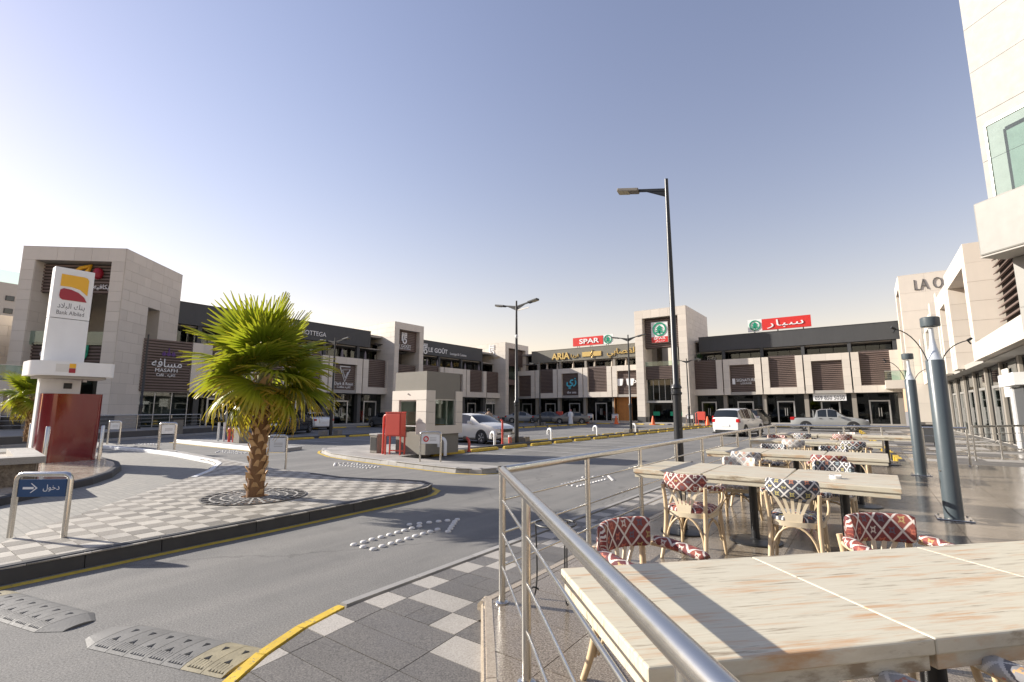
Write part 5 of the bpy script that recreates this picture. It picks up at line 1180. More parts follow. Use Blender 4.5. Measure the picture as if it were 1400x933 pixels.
def small_sign(loc, rz, w, h, label, plate='white', z=.128, r=.028, words=None, arrow_=False, ph=.3, group=None):
    t = thing('hoop_sign', label, 'sign', (*loc, z), rz, group); k = .07
    pts = [(-w / 2, 0, 0), (-w / 2, 0, h - k)] + [(-w / 2 + k * (1 - math.cos(a)), 0, h - k + k * math.sin(a)) for a in (R(30), R(60), R(90))]
    MB().tube(pts + [(-x, y, zz) for x, y, zz in reversed(pts)], r, 14).build('hoop', M['steel'], t, True)
    p = MB().box(-w / 2 + r + .004, w / 2 - r - .004, -.012, .012, h - .09 - ph, h - .06).build('plate', M[plate], t)
    zc = h - .075 - ph / 2
    if words:
        text(p, words, 'letter', (w * .17, -.012, zc), height=ph * .48, depth=.002)
        MB().box(-w * .36, -w * .16, -.0145, -.0122, zc - .013, zc + .013).vprism([(-w * .22, zc - .055), (-w * .12, zc), (-w * .22, zc + .055), (-w * .20, zc + .055), (-w * .085, zc), (-w * .20, zc - .055)][::1], -.0145, -.0122).build('arrow', M['letter'], p)
    else:
        if arrow_: MB().ring((-w * .22, zc), .05, .085, -.016, -.012, 20).bar((-w * .22 - .05, -.014, zc - .05), (-w * .22 + .05, -.014, zc + .05), .02, .004).build('symbol', M['red_sign'], p)
        for q in range(3): block('print', 'kerb_grey', p, (-.02 if arrow_ else -w * .2), w * .28, -.0145, -.0122, zc - .05 + .04 * q, zc - .04 + .04 * q)
    return t
small_sign((-8.04, 1.545), R(39), .61, .725, 'navy entry sign in a steel hoop reading dukhul with an arrow', 'blue_sign', .15, .03, arabic('دخول'), ph=.17)
small_sign((-12.3, 6.72), R(38), .46, .84, 'white notice plate in a steel hoop behind the palm trunk', 'white', .15, .026, ph=.3)
small_sign((-10.55, 10.42), R(30), .62, .86, 'white no parking plate in a steel hoop beside the booth kerb', 'white', .128, .028, arrow_=True, ph=.24)
small_sign((-27.25, 7.35), R(60), .42, 1.0, 'narrow steel hoop sign on the far arm of the palm island', 'white', .15, .04, ph=.26)
small_sign((-21.4, 7.4), R(60), .5, 1.0, 'steel hoop sign with white card midway along the island arm', 'white', .15, .045, ph=.3)
for x, lb in ((-28.6, 'steel hoop sign before the timber lined passage'), (-25.2, 'steel hoop sign at the tower side of the timber passage'), (-16.2, 'steel hoop sign right of the tall sign tower')): small_sign((x, 56.2), 0, .8, 1.0, lb, 'white', .15, .05, ph=.35)
def red_cab(loc, label):
    t = thing('hose_cabinet', label, 'cabinet', loc); MB().box(-.4, .4, -.15, .15, .6, 1.5).build('box', M['red'], t, bevel=.02)
    for x in (-.36, .36): MB().bar((x, 0, 0), (x, 0, .6), .07, .07).build('leg', M['red'], t)
    MB().tube([(-.62, 0, 0), (-.62, 0, 1.35), (-.4, 0, 1.4)], .04, 8).build('riser_pipe', M['red'], t, True)
red_cab((-31.9, 54.3, 0), 'red fire hose cabinet in front of the turquoise sign shop'); red_cab((-14.6, 55.0, 0), 'red fire hose cabinet right of the tall sign tower')
CONE = (MB().lathe([(.19, .03), (.05, .72), (.04, .74)], 16).mesh('cone_body', M['orange'], True), MB().box(-.22, .22, -.22, .22, 0, .035).mesh('cone_base', M['orange']), MB().lathe([(.125, .34), (.098, .48)], 16).mesh('cone_band', M['white'], True))
for (x, y), lb in (((-28.2, 54.6), 'orange traffic cone with white band near the brass lettered row'), ((-24.6, 55.2), 'orange traffic cone outside the timber lined passage'), ((-20.0, 55.0), 'orange traffic cone in front of the supermarket doors'), ((-13.9, 54.6), 'orange traffic cone beside the red cabinet right of the tower')):
    t = thing('traffic_cone', lb, 'traffic cone', (x, y, .002), 0, 'traffic cones along the back pavement')
    for nme, me in zip(('body', 'base', 'band'), CONE): inst(nme, me, t, (0, 0, 0), (0, 0, 0), (1.25, 1.25, 1.35))

# ---------------------------------------------------------------- bank pylon with cash machine
pk = thing('bank_pylon', 'tall white bank pylon with amber and wine logo above a maroon cash kiosk', 'sign', (-18.9, 3.72, .2), R(90))
MB().box(-.45, .45, 0, .34, 0, 4.10).build('pylon_panel', M['white'], pk, bevel=.01); hd = MB().box(-.45, .45, -.012, .34, 4.115, 5.62).build('pylon_head', M['white'], pk, bevel=.01)
a = [(-.30, 5.02), (-.30, 5.42), (.26, 5.42), (.31, 5.38), (.33, 5.30), (.33, 4.98)]; arcp = [(.33 - .63 * k / 8, 4.98 + .10 * math.sin(math.pi * k / 8 * .5) + .0) for k in range(1, 8)]
MB().vprism([(-.30, 5.06), (-.05, 5.07), (.15, 5.02), (.33, 4.86), (.33, 5.33), (.29, 5.40), (.22, 5.42), (-.30, 5.42)], -.03, -.012).build('logo_amber', M['amber'], hd)
MB().vprism([(-.30, 4.78), (-.28, 4.70), (-.22, 4.66), (.33, 4.66), (.26, 4.80), (.12, 4.92), (-.05, 4.985), (-.22, 5.0), (-.29, 4.95)], -.03, -.012).build('logo_wine', M['wine'], hd)
text(hd, arabic('بنك البلاد'), 'grey_letter', (0, -.012, 4.47), height=.2, width=.62, depth=.004); text(hd, 'Bank Albilad', 'grey_letter', (0, -.012, 4.28), height=.12, width=.62, depth=.004)
def dshape(x0, x1, y0, y1, rl, rr, n=6):
    P = []
    for k in range(n + 1): t = math.pi + math.pi / 2 * k / n; P.append((x0 + rl + rl * math.cos(t), y0 + rl + rl * math.sin(t)))
    for k in range(n + 1): t = -math.pi / 2 + math.pi / 2 * k / n; P.append((x1 - rr + rr * math.cos(t), y0 + rr + rr * math.sin(t)))
    return P + [(x1, y1), (x0, y1)]
MB().prism(dshape(-.42, .88, -.55, .30, .3, .12, 8), 0.001, 1.9).build('kiosk_shell', M['maroon'], pk, True, angle=30)
MB().prism(dshape(-.78, 1.05, -.75, .4, .45, .2, 10), 2.40, 2.80).build('canopy', M['white'], pk, True, angle=30)
MB().prism(dshape(-.6, .9, -.62, .32, .4, .15, 8), 2.33, 2.396).build('canopy_soffit', M['ceil'], pk)
MB().box(-.30, .05, -.756, -.752, 2.5, 2.72).build('canopy_print', M['offwhite'], pk); MB().box(-.02, .12, -.762, -.757, 2.62, 2.74).build('canopy_amber', M['amber'], pk); MB().box(-.02, .12, -.762, -.757, 2.48, 2.61).build('canopy_wine', M['wine'], pk)
MB().box(.06, .24, -.03, -.002, 2.06, 2.22).build('camera_box', M['dark'], pk); MB().lathe([(.05, 0), (.05, .05), (.02, .09)], 10, (.5, -.1, 2.26)).build('camera_dome', M['white'], pk, True)
for (x, y), lb in (((-18.0, 3.40), 'steel post guarding the front corner of the maroon kiosk'), ((-18.1, 4.60), 'steel post at the palm side of the maroon kiosk'), ((-22.3, 3.8), 'steel post behind the bank pylon beside the stone planter'), ((-20.9, 3.78), 'steel post behind the pylon with a red sleeve')):
    t = thing('guard_post', lb, 'bollard', (x, y, .2)); MB().lathe([(.05, 0), (.05, .98), (.035, 1.0)], 16).build('tube', M['steel'], t, True)
    if 'sleeve' in lb: MB().lathe([(.053, .05), (.053, .9)], 16).build('sleeve', M['red'], t, True)
pl = thing('stone_planter', 'low brown stone planter with overhanging pale coping beside the kiosk', 'planter', (-13.15, 2.40, .2), R(84))
core = MB().box(-4.5, 0, .02, 3.2, 0, .42).build('core', M['joint'], pl)
for k in range(8):
    for r in range(1): block('stone', 'planter', pl, -.02 - .56 * (k + 1) + .01, -.02 - .56 * k, -.02, .02, .0, .42)
for k in range(5): block('stone', 'planter', pl, -.02, .02, .03 + .6 * k, .62 + .6 * k, .0, .42)
for k in range(5): block('coping', 'tile_light', pl, .1 - .9 * (k + 1) + .006, .1 - .9 * k, -.12, .32, .422, .55)
for k in range(4): block('coping', 'tile_light', pl, -.32, .1, .326 + .7 * k, .326 + .7 * (k + 1) - .006, .422, .55)

# ---------------------------------------------------------------- palms
def leaf_mesh(seed, droop, L=.80, nseg=34, old=0.0):
    rnd = random.Random(seed); s = MB(); tip = []
    pet = .50; n = 7
    P = [Vector((0, pet * k / n, -.10 * (k / n) ** 2 * droop)) for k in range(n + 1)]
    hub = P[-1]
    for k in range(nseg):
        a = R(-128 + 256 * k / (nseg - 1)); w = .034 * L / .8
        Lk = L * (1.0 - .28 * (abs(a) / R(128)) ** 2) * rnd.uniform(.93, 1.05); dr = droop * rnd.uniform(.7, 1.3)
        dirv = Vector((math.sin(a), math.cos(a), 0)); side = Vector((math.cos(a), -math.sin(a), 0))
        fold = .25 * abs(math.sin(a)); base = len(s.v); m = 6
        for q in range(m + 1):
            t = q / m; r = Lk * t
            c = hub + dirv * (r * (1 - .18 * dr * t * t)) + Vector((0, 0, fold * r * .55 - dr * .62 * Lk * t ** 2.4))
            if t > .6: c += side * rnd.uniform(-.008, .008)
            ww = w * (math.sin(min(t / .55, 1) * math.pi / 2) * (1 if t < .55 else max(.05, (1 - t) / .45)) + .08)
            z = .012 if t > .1 else 0
            s.v += [tuple(c - side * ww), tuple(c + Vector((0, 0, z if k % 2 else -z))), tuple(c + side * ww)]
            tv = min(1, max(0, (t - .5) / .5)) ** 1.3 * (.3 + .8 * old) * rnd.uniform(.6, 1.2) if t > .5 else 0
            tip += [min(1, tv + old * .12)] * 3
        for q in range(m):
            b = base + 3 * q; s.f += [(b, b + 1, b + 4, b + 3), (b + 1, b + 2, b + 5, b + 4)]
        if rnd.random() < .16:                       # loose thread between blades
            c0 = Vector(s.v[base + 3 * 4 + 1]); e = c0 + Vector((rnd.uniform(-.05, .05), rnd.uniform(-.02, .08), -rnd.uniform(.1, .3)))
            q0 = len(s.v); s.v += [tuple(c0), tuple(c0 + Vector((.005, 0, 0))), tuple(e)]; s.f.append((q0, q0 + 1, q0 + 2)); tip += [.5, .5, .9]
    me = bpy.data.meshes.new('leaf'); me.from_pydata(s.v, [], s.f); me.materials.append(M['leaf'])
    at_ = me.attributes.new('tip', 'FLOAT', 'POINT'); at_.data.foreach_set('value', tip)
    for p in me.polygons: p.use_smooth = False
    ps = MB().tube(P, [.022, .019, .016, .014, .012, .011, .010, .009], 6).mesh('leaf_stalk', M['petiole'], True)
    return me, ps
def palm(loc, label, trunk_h, r0, scale, nleaf, seed):
    rnd = random.Random(seed); t = thing('fan_palm', label, 'palm tree', loc)
    tr = MB(); zs_ = [k / 14 for k in range(15)]
    tr.lathe([(r0 * (1.25 - .5 * z + .25 * z * z) * (1.0 if z < 1 else .6) * .82, z * trunk_h) for z in zs_], 14); trunk = tr.build('trunk', M['trunk'], t, True)
    # leaf bases wrap the trunk in two crossing spirals
    n = int(trunk_h / .026); cells = []
    for k in range(n):
        z = .03 + (trunk_h - .02) * k / n; a = k * 2.39996; rr = r0 * (1.25 - .5 * z / trunk_h + .25 * (z / trunk_h) ** 2) * .86
        L = rnd.uniform(.10, .15) * (1 + .35 * z / trunk_h); w = rnd.uniform(.045, .065); out = Vector((math.cos(a), math.sin(a), 0)); sd = Vector((-math.sin(a), math.cos(a), 0)); lean = rnd.uniform(-.5, .5)
        m = MB(); b = out * rr; up = Vector((0, 0, 1)) + sd * lean * (1 if k % 2 else -1)
        tipk = rnd.uniform(.022, .05) * (1.5 if rnd.random() < .2 else 1)
        q = [b - sd * w - out * .03, b + sd * w - out * .03, b + sd * w * .75 + up * L * .6 + out * .018, b - sd * w * .75 + up * L * .6 + out * .018, b + sd * w * .35 + up * L + out * tipk, b - sd * w * .35 + up * L + out * tipk]
        q += [p - out * .02 for p in q[2:]]
        for i in range(len(q)): q[i] = q[i] + Vector((0, 0, z))
        m.add(q, [(0, 1, 2, 3), (3, 2, 4, 5), (5, 4, 8, 9), (9, 8, 6, 7), (7, 6, 1, 0), (0, 3, 5, 9, 7), (1, 6, 8, 4, 2)])
        m.build('leaf_base', M['boot'], trunk)
    crown = MB().lathe([(r0 * .5, -.25), (r0 * .85, -.05), (r0 * .6, .15), (.02, .35)], 12, (0, 0, 0)).build('crown', M['petiole'], t, True, loc=(0, 0, trunk_h))
    var = [(leaf_mesh(seed * 10 + i, d, .84, 38, o), d) for i, (d, o) in enumerate([(.12, .12), (.28, .18), (.5, .4), (.78, .9), (1.05, 1.0), (.4, .25)])]
    for k in range(nleaf):
        f = (k + .5) / nleaf; az = k * 2.39996 + rnd.uniform(-.25, .25)
        el = 82 - 130 * f ** .95 + rnd.uniform(-7, 7)
        vi = 0 if f < .22 else (1 if f < .42 else (5 if f < .55 else (2 if f < .70 else (3 if f < .84 else 4))))
        (me, ps), _ = var[vi]; sc = scale * rnd.uniform(.88, 1.08) * (.92 if f > .75 else 1)
        rot = Matrix.Rotation(az, 3, 'Z') @ Matrix.Rotation(R(el), 3, 'X') @ Matrix.Rotation(rnd.uniform(-.7, .7), 3, 'Y')
        e = rot.to_euler(); o = inst('leaf', me, crown, (0, 0, .02 + .16 * (1 - f)), e, (sc, sc, sc)); inst('leaf_stalk', ps, crown, (0, 0, .02 + .16 * (1 - f)), e, (sc, sc, sc))
    return t
grate = thing('tree_grate', 'round dark tree grate with pale rings at the foot of the fan palm', 'tree grate', (-8.72, 4.42, .151))
for r0, r1, mt in ((.20, .80, 'black_metal'),): pass
G = MB().lathe([(.80, 0), (.80, .004), (.17, .004), (.17, 0)], 48).build('soil_disc', M['trunk'], grate)
for r in (.22, .36, .50, .66, .80):
    m = MB(); 
    for k in range(48):
        a, b = 2 * math.pi * k / 48, 2 * math.pi * (k + 1) / 48; P = [(r * math.cos(a), r * math.sin(a)), ((r + .028) * math.cos(a), (r + .028) * math.sin(a)), ((r + .028) * math.cos(b), (r + .028) * math.sin(b)), (r * math.cos(b), r * math.sin(b))]; m.prism(P, .005, .016)
    m.build('ring', M['kerb_grey'] if r < .7 else M['tile_dark'], grate)
for k in range(44):
    a = 2 * math.pi * k / 44; c, s_ = math.cos(a), math.sin(a); MB().bar((.24 * c, .24 * s_, .010), (.80 * c, .80 * s_, .010), .030, .010).build('spoke', M['black_metal' if k % 2 else 'kerb_grey'], grate)
palm((-8.72, 4.42, .15), 'fan palm with shaggy trunk and yellow tipped fronds on the checkered island', 2.04, .142, 1.06, 28, 3)
palm((-29.6, 5.0, .3), 'smaller fan palm partly hidden behind the white bank pylon', 1.9, .16, 1.05, 20, 8)

# ---------------------------------------------------------------- vehicles
def lerp_curve(pts, x):
    if x <= pts[0][0]: return pts[0][1]
    for (a, b), (c, d) in zip(pts, pts[1:]):
        if x <= c: return b + (d - b) * (x - a) / (c - a)
    return pts[-1][1]
CARS = {
 'sedan': dict(L=4.6, w=.89, top=[(-2.3, .66), (-2.26, .92), (-2.1, 1.02), (-1.72, 1.06), (-1.0, 1.38), (-.55, 1.455), (-.1, 1.475), (.3, 1.44), (.62, 1.36), (1.22, 1.03), (1.55, .98), (2.0, .86), (2.22, .74), (2.3, .55)], belt=.97, side=[(-1.25, -.42), (-.36, .52)], ws=(.5, 1.2), rw=(-1.66, -1.0), wb=(-1.33, 1.38), wr=.325),
 'suv': dict(L=4.7, w=.92, top=[(-2.35, .7), (-2.32, 1.08), (-2.24, 1.20), (-2.0, 1.64), (-1.6, 1.73), (-.3, 1.77), (.2, 1.73), (.5, 1.64), (1.2, 1.16), (1.6, 1.10), (2.1, .98), (2.3, .80), (2.36, .55)], belt=1.10, side=[(-1.95, -1.2), (-1.12, -.3), (-.22, .55)], ws=(.45, 1.18), rw=(-2.24, -2.0), wb=(-1.4, 1.42), wr=.36),
 'pickup': dict(L=5.2, w=.9, top=[(-2.6, .72), (-2.57, 1.04), (-1.0, 1.06), (-.92, 1.10), (-.80, 1.62), (-.5, 1.72), (.1, 1.75), (.45, 1.66), (1.15, 1.14), (1.6, 1.08), (2.2, .98), (2.5, .82), (2.6, .55)], belt=1.12, side=[(-.70, -.12), (-.04, .56)], ws=(.45, 1.12), rw=(-.92, -.80), wb=(-1.55, 1.55), wr=.38)}
WHEELS = {}
def wheel_parts(r):
    k = round(r, 3)
    if k not in WHEELS:
        ty = MB(); ty.lathe([(r * .62, -.10), (r * .93, -.105), (r, -.07), (r, .07), (r * .93, .105), (r * .66, .10), (r * .62, .02)], 26)
        rm = MB(); rm.lathe([(r * .66, -.04), (r * .66, .085), (r * .60, .09), (r * .56, .05)], 24)
        sp = MB()
        for q in range(5):
            a = 2 * math.pi * q / 5; sp.bar((0, 0, .075), (r * .60 * math.cos(a), r * .60 * math.sin(a), .085), r * .2, .02)
        sp.lathe([(r * .14, .05), (r * .14, .095)], 12); hb = MB().lathe([(r * .60, -.02), (r * .60, .03)], 20)
        WHEELS[k] = (ty.mesh('tyre', M['tyre'], True), rm.mesh('rim', M['rim'], True), sp.mesh('spokes', M['rim']), hb.mesh('brake_disc', M['dark']))
    return WHEELS[k]
def car(kind, loc, rz, pm, label, cargo=None, plate=None):
    d = CARS[kind]; t = thing('parked_car' if kind != 'pickup' else 'pickup_truck', label, 'car' if kind != 'pickup' else 'pickup', (*loc, .002), rz)
    keys = set(p[0] for p in d['top']) | {a for s in d['side'] for a in s} | set(d['ws']) | set(d['rw'])
    x = d['top'][0][0]
    while x < d['top'][-1][0]: keys.add(round(x, 3)); x += .16
    xs = sorted(keys); xs = [xs[0]] + [b for a, b in zip(xs, xs[1:]) if b - a > .015]
    body, glass = MB(), MB(); NP = 8; sec = []
    hl = d['L'] / 2
    for x in xs:
        zt = lerp_curve(d['top'], x); e = max(0, (abs(x) - hl * .72) / (hl * .28)); w = d['w'] * (1 - .16 * e ** 2.2); zb = min(d['belt'] + .015 * x * -1, zt - .03); gh = zt - zb
        wr = w * (.96 - .20 * min(1, gh / .5)) if gh > .05 else w * .93
        b0 = .20 + .10 * e ** 2
        sec.append([(0, b0), (w * .86, b0), (w * .97, b0 + .10), (w, .55), (w * .985, zb - .06), (w * .955, zb), (wr, zt - min(.05, gh * .4)), (wr * .82, zt - .004), (0, zt + .012)])
    n = len(sec[0]); V = []
    for x, s in zip(xs, sec):
        for y, z in s: V.append((x, y, z))
        for y, z in s[1:-1]: V.append((x, -y, z))
    m = 2 * n - 2
    def idx(i, j, sgn): return i * m + (j if sgn > 0 or j in (0, n - 1) else n + j - 1)
    body.v = list(V); glass.v = [(x, y * 1.006 if abs(y) > .01 else y, z + .004) for x, y, z in V]
    for i in range(len(xs) - 1):
        xm = (xs[i] + xs[i + 1]) / 2
        for sg in (1, -1):
            for j in range(n - 1):
                f = (idx(i, j, sg), idx(i + 1, j, sg), idx(i + 1, j + 1, sg), idx(i, j + 1, sg))
                isg = (j == 5 and any(a < xm < b for a, b in d['side'])) or (j in (6, 7) and (d['ws'][0] < xm < d['ws'][1] or d['rw'][0] < xm < d['rw'][1]))
                (glass if isg else body).f.append(f)
    body.f.append(tuple(idx(0, j, 1) for j in range(n)) + tuple(idx(0, j, -1) for j in range(n - 2, 0, -1))); e = len(xs) - 1
    body.f.append(tuple(idx(e, j, 1) for j in range(n)) + tuple(idx(e, j, -1) for j in range(n - 2, 0, -1)))
    bo = body.build('body', pm, t, True, angle=28)
    g = glass.build('window', M['carglass'], t, True, angle=28)
    for wx in d['wb']:
        for s in (-1, 1):
            w = d['w']; r = d['wr']
            ar = MB(); P = [(wx + (r + .055) * math.cos(a), r + (r + .055) * math.sin(a)) for a in [math.pi * k / 14 for k in range(15)]] + [(wx - r - .055, .2), (wx + r + .055, .2)]
            ar.vprism(P, s * (w - .03), s * (w + .004)); ar.build('wheel_arch', M['dark'], t)
            ty, rm, sp, hb = wheel_parts(r); wh = inst('wheel', ty, t, (wx, s * (w - .085), r), (R(-90 * s), 0, 0))
            inst('rim', rm, wh); inst('spokes', sp, wh); inst('brake_disc', hb, wh)
    xf, xr = d['top'][-1][0], d['top'][0][0]; w = d['w']
    zf = .68 if kind == 'sedan' else .82
    for s in (-1, 1):
        MB().box(xf - .42, xf - .07, s * w * .60 - .17, s * w * .60 + .17, zf - .07, zf + .09).build('headlight', M['lens'], t, bevel=.03)
        zt = .86 if kind == 'sedan' else .98
        MB().box(xr + .01, xr + .30, s * w * .80 - .12, s * w * .80 + .08, zt - .10, zt + (.07 if kind == 'sedan' else .12)).build('tail_light', M['tail'], t, bevel=.02)
        MB().box(.60, .78, s * (w + .02), s * (w + .20), d['belt'] + .0, d['belt'] + .15).build('mirror', pm, t, bevel=.03)
        for a, b in d['side'][-2:]: MB().box(a + .08, a + .26, s * (w - .005), s * (w + .022), d['belt'] - .14, d['belt'] - .10).build('door_handle', M['chrome'] if kind != 'pickup' else M['dark'], t)
    MB().box(xr - .025, xr + .05, -.26, .26, .62, .76).build('number_plate', M['white'], t); MB().box(xf - .06, xf + .02, -.24, .24, .42, .54).build('number_plate', M['white'], t)
    MB().box(xf - .12, xf + .012, -.42, .42, .58, .72).build('grille', M['dark'], t); MB().box(xr - .03, xr + .2, -w * .7, w * .7, .30, .42).build('rear_bumper', M['dark'] if kind != 'sedan' else pm, t, bevel=.02)
    MB().box(xr + .2, xf - .3, -w * .98, w * .98, .18, .24).build('sill', M['dark'], t)
    if kind == 'pickup':
        MB().box(-2.5, -1.02, -.78, .78, 1.03, 1.075).build('bed_floor', M['dark'], t)
        MB().bar((-1.02, -.75, 1.06), (-1.02, -.75, 1.62), .05, .05).bar((-1.02, .75, 1.06), (-1.02, .75, 1.62), .05, .05).bar((-1.02, -.75, 1.62), (-1.02, .75, 1.62), .05, .05).bar((-1.02, -.25, 1.06), (-1.02, -.25, 1.62), .03, .03).bar((-1.02, .25, 1.06), (-1.02, .25, 1.62), .03, .03).build('cargo_frame', pm, t)
        if plate: text(t, plate, 'red_sign', (-2.63, 0, .90), height=.16, width=1.0, depth=.01, rot=(R(90), 0, R(-90)))
    return t
PW = paint('white car paint', (0.74, 0.74, 0.72)); PC = paint('cream white car paint', (0.70, 0.67, 0.60)); PB = paint('black car paint', (0.014, 0.015, 0.018)); PS = paint('silver car paint', (0.27, 0.275, 0.27)); PG = paint('dark grey car paint', (0.075, 0.08, 0.085)); PN = paint('navy car paint', (0.025, 0.035, 0.065)); PT = paint('bronze grey car paint', (0.20, 0.18, 0.15))
car('sedan', (-16.75, 19.6), R(-3), PC, 'cream white sedan parked nose to the kerb behind the booth')
car('suv', (-33.2, 18.9), R(128), PB, 'black car with five spoke wheels behind the palm trunk')
car('sedan', (-39.3, 24.6), R(168), PW, 'white sedan parked before the shaded shops beside the palm crown')
car('sedan', (-38.3, 31.9), R(175), PG, 'dark grey sedan parked left of the guard booth')
car('sedan', (-38.4, 41.6), R(180), PN, 'navy sedan behind the booth wall')
car('sedan', (-37.6, 45.6), R(165), PS, 'silver sedan with red tail lamps between booth and lamp post')
car('sedan', (-37.0, 53.3), R(30), PS, 'silver sedan parked left of the red cabinet by the brass lettered row')
car('sedan', (-33.0, 53.8), R(28), PG, 'dark grey sedan behind the red hose cabinet')
car('sedan', (-29.9, 53.7), R(205), PT, 'bronze grey sedan beside the person in white')
car('suv', (-7.0, 35.2), R(82), PW, 'white people carrier seen from behind driving past the tables')
car('pickup', (-11.0, 52.2), R(80), PW, 'white pickup with red tailgate letters left of the black car', plate='NISSAN')
car('suv', (-8.9, 52.6), R(85), PB, 'black sport utility car parked tail out by the right shop row')
car('pickup', (-2.55, 46.2), R(2), PS, 'silver double cab pickup parked side on behind the terrace')

# ---------------------------------------------------------------- people
def person(loc, rz, h, cloth, label, robe=True, scarf=None):
    t = thing('person', label, 'person', loc, rz); k = h / 1.75
    J = {'pel': (0, 0, .95, .15), 'che': (0, 0, 1.3, .17), 'nec': (0, .01, 1.48, .065), 'hea': (0, -.01, 1.60, .10), 'top': (0, -.01, 1.70, .085)}
    E = [('pel', 'che'), ('che', 'nec'), ('nec', 'hea'), ('hea', 'top')]
    for s, n in ((-1, 'l'), (1, 'r')):
        J.update({n + 'sh': (s * .19, 0, 1.40, .075), n + 'el': (s * .25, .02, 1.12, .052), n + 'wr': (s * .25, -.06, .88, .038), n + 'ha': (s * .25, -.09, .79, .042), n + 'hi': (s * .10, 0, .90, .105), n + 'kn': (s * .11, -.02 - s * .05, .50, .072), n + 'an': (s * .11, .03 - s * .1, .09, .048), n + 'to': (s * .12, -.13 - s * .1, .03, .04)})
        E += [('che', n + 'sh'), (n + 'sh', n + 'el'), (n + 'el', n + 'wr'), (n + 'wr', n + 'ha'), ('pel', n + 'hi'), (n + 'hi', n + 'kn'), (n + 'kn', n + 'an'), (n + 'an', n + 'to')]
    ks = list(J); me = bpy.data.meshes.new('body'); bm = bmesh.new(); sk = bm.verts.layers.skin.verify(); vs = {}
    for q in ks:
        v = bm.verts.new([c * k for c in J[q][:3]]); v[sk].radius = (J[q][3] * k, J[q][3] * k * .85); v[sk].use_root = q == 'pel'; vs[q] = v
    for a, b in E: bm.edges.new((vs[a], vs[b]))
    bm.to_mesh(me); bm.free(); me.materials.append(M['skin']); o = bpy.data.objects.new('body', me); C.objects.link(o); o.parent = t
    o.modifiers.new('skin', 'SKIN'); o.modifiers.new('sub', 'SUBSURF').levels = 1
    c = MB()
    if robe: c.lathe([(.27 * k, .06 * k), (.25 * k, .5 * k), (.215 * k, .95 * k), (.225 * k, 1.3 * k), (.17 * k, 1.44 * k), (.08 * k, 1.5 * k)], 16)
    else: c.lathe([(.19 * k, .85 * k), (.20 * k, 1.0 * k), (.225 * k, 1.3 * k), (.17 * k, 1.44 * k), (.08 * k, 1.5 * k)], 16)
    for s in (-1, 1): c.tube([(s * .17 * k, 0, 1.41 * k), (s * .25 * k, .02 * k, 1.12 * k), (s * .25 * k, -.05 * k, .9 * k)], [.085 * k, .07 * k, .06 * k], 10)
    c.build('robe' if robe else 'shirt', cloth, t, True)
    if not robe: MB().tube([(-.1 * k, 0, .92 * k), (-.11 * k, .03, .5 * k), (-.11 * k, .06, .09 * k)], [.12 * k, .095 * k, .08 * k], 10).tube([(.1 * k, 0, .92 * k), (.11 * k, -.07, .5 * k), (.11 * k, -.07, .09 * k)], [.12 * k, .095 * k, .08 * k], 10).build('trousers', M['dark'], t, True)
    MB().lathe([(.105 * k, 1.58 * k), (.118 * k, 1.66 * k), (.10 * k, 1.74 * k), (.03 * k, 1.77 * k)], 14, (0, .012, 0)).build('scarf' if scarf else 'hair', scarf or M['hair'], t, True)
    return t
person((-28.7, 51.4, .002), R(30), 1.75, M['cloth_white'], 'person in a long white robe and red scarf walking by the parked cars', True, mat('red check scarf', (.55, .25, .24), .8))
person((-21.8, 27.2, .002), R(60), 1.75, mat('tan shirt', (.30, .22, .16), .8), 'person with dark hair in a tan shirt behind the cream sedan', False)

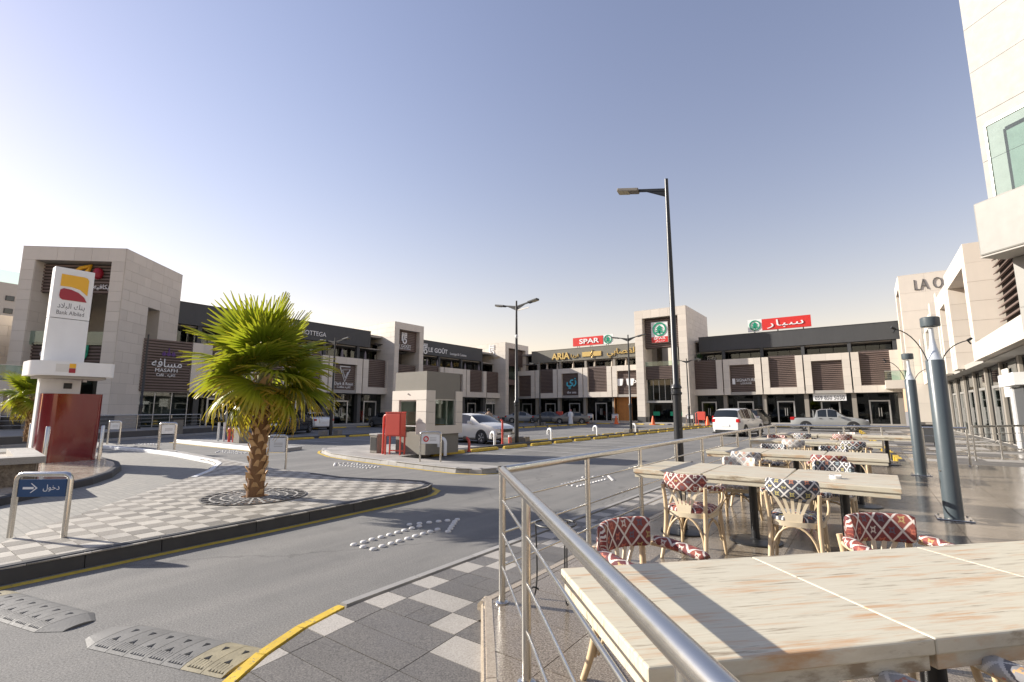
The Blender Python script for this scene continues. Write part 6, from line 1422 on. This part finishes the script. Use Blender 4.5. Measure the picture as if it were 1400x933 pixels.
# ---------------------------------------------------------------- terrace furniture of the upper floors
def parasol(loc, mt, label, group, h=2.3):
    t = thing('folded_parasol', label, 'parasol', loc, 0, group)
    MB().lathe([(.025, 0), (.025, h)], 8).build('pole', M['alu'], t); MB().lathe([(.17, h - 1.55), (.20, h - 1.2), (.14, h - .7), (.12, h - .35), (.03, h - .02)], 10).build('canopy', M[mt], t, True)
for x in (-38.0, -36.2, -33.6, -31.6, -30.2, -27.6, -25.6): parasol((x, 61.2, 3.7 + 3.0), 'umbrella', 'beige folded parasol on the terrace below the brass lettering', 'folded parasols under the brass lettering', 2.0)
for y in (25.2, 27.6, 30.1, 33.0, 42.2, 44.0, 46.6, 49.3, 52.2): parasol((-43.7, y, 5.9), 'umbrella_grey', 'mauve folded parasol on the terrace of the shaded shop row', 'folded parasols on the shaded terrace', 2.1)
def pot_plant(loc, label, sc=1.0):
    t = thing('potted_plant', label, 'plant', loc); MB().lathe([(.2, 0), (.27, .4), (.25, .42), (.22, .38)], 14).build('pot', M['kerb_grey'], t, True)
    s = MB(); rnd = random.Random(5)
    for k in range(70):
        a = rnd.random() * 6.28; el = rnd.uniform(.2, 1.4); L = rnd.uniform(.35, .75) * sc; dv = Vector((math.cos(a) * math.cos(el), math.sin(a) * math.cos(el), math.sin(el))); sd = dv.cross(Vector((0, 0, 1))).normalized() * .045; b = Vector((0, 0, .38))
        s.add([b, b + dv * L * .5 + sd, b + dv * L + Vector((0, 0, -.06)), b + dv * L * .5 - sd], [(0, 1, 2, 3)])
    stuff(s.build('foliage', M['leafpot'], t))
pot_plant((-16.05, 60.6, 7.4), 'spiky potted plant on the ledge right of the sign tower', 1.3); pot_plant((-44.5, 59.6, 6.2), 'green shrub on the balcony of the crest tower', 1.2)
bs = thing('litter_bin', 'dark slatted litter bin by the podium kerb', 'bin', (-36.0, 12.9, .1)); MB().box(-.28, .28, -.28, .28, 0, .95).build('body', M['concrete'], bs, bevel=.02); MB().box(-.31, .31, -.31, .31, .952, 1.02).build('rim', M['dark'], bs)
for k in range(6): block('slat', 'plinth', bs, -.26 + .09 * k, -.2 + .09 * k, -.295, -.281, .06, .9)
bs2 = thing('litter_bin', 'dark litter bin with hood on the plaza behind the yellow kerb', 'bin', (1.9, 27.0, .165)); MB().box(-.3, .3, -.25, .25, .15, .8).build('body', M['fascia'], bs2, bevel=.02); MB().box(-.34, .34, -.28, .28, .802, .88).build('hood', M['dark'], bs2); 
for x in (-.25, .25): MB().bar((x, 0, 0), (x, 0, .16), .05, .05).build('leg', M['dark'], bs2)
fe = thing('hydrant_set', 'row of pale posts with red valve and grey box behind the palm', 'hydrant', (-24.6, 11.2, .1))
kb = struct(MB().prism([(-29, 10.4), (-19.5, 10.15), (-18.9, 10.5), (-19.3, 11.6), (-29, 12)], -.05, .13).build('traffic_island', M['kerb_grey'])); kerb(kb, [(-29, 10.3), (-19.5, 10.05), (-18.8, 10.5)], .15, -.02, .15, 'kerb_white', .9, 1); strip('kerb_line', [(-29, 10.15), (-19.4, 9.9), (-18.6, 10.4)], .1, 'yellow')
for k, x in enumerate((-1.5, -.9)): MB().lathe([(.05, .03), (.05, .95)], 10, (x, 0, 0)).build('post', M['offwhite'], fe, True)
for k, x in enumerate((-.35, .1)): MB().lathe([(.06, .03), (.06, .5), (.09, .52), (.09, .62), (.04, .7)], 10, (x, 0, 0)).build('valve', M['red'], fe, True)
MB().box(.5, 1.1, -.2, .2, .03, .72).build('grey_box', M['concrete'], fe, bevel=.02)
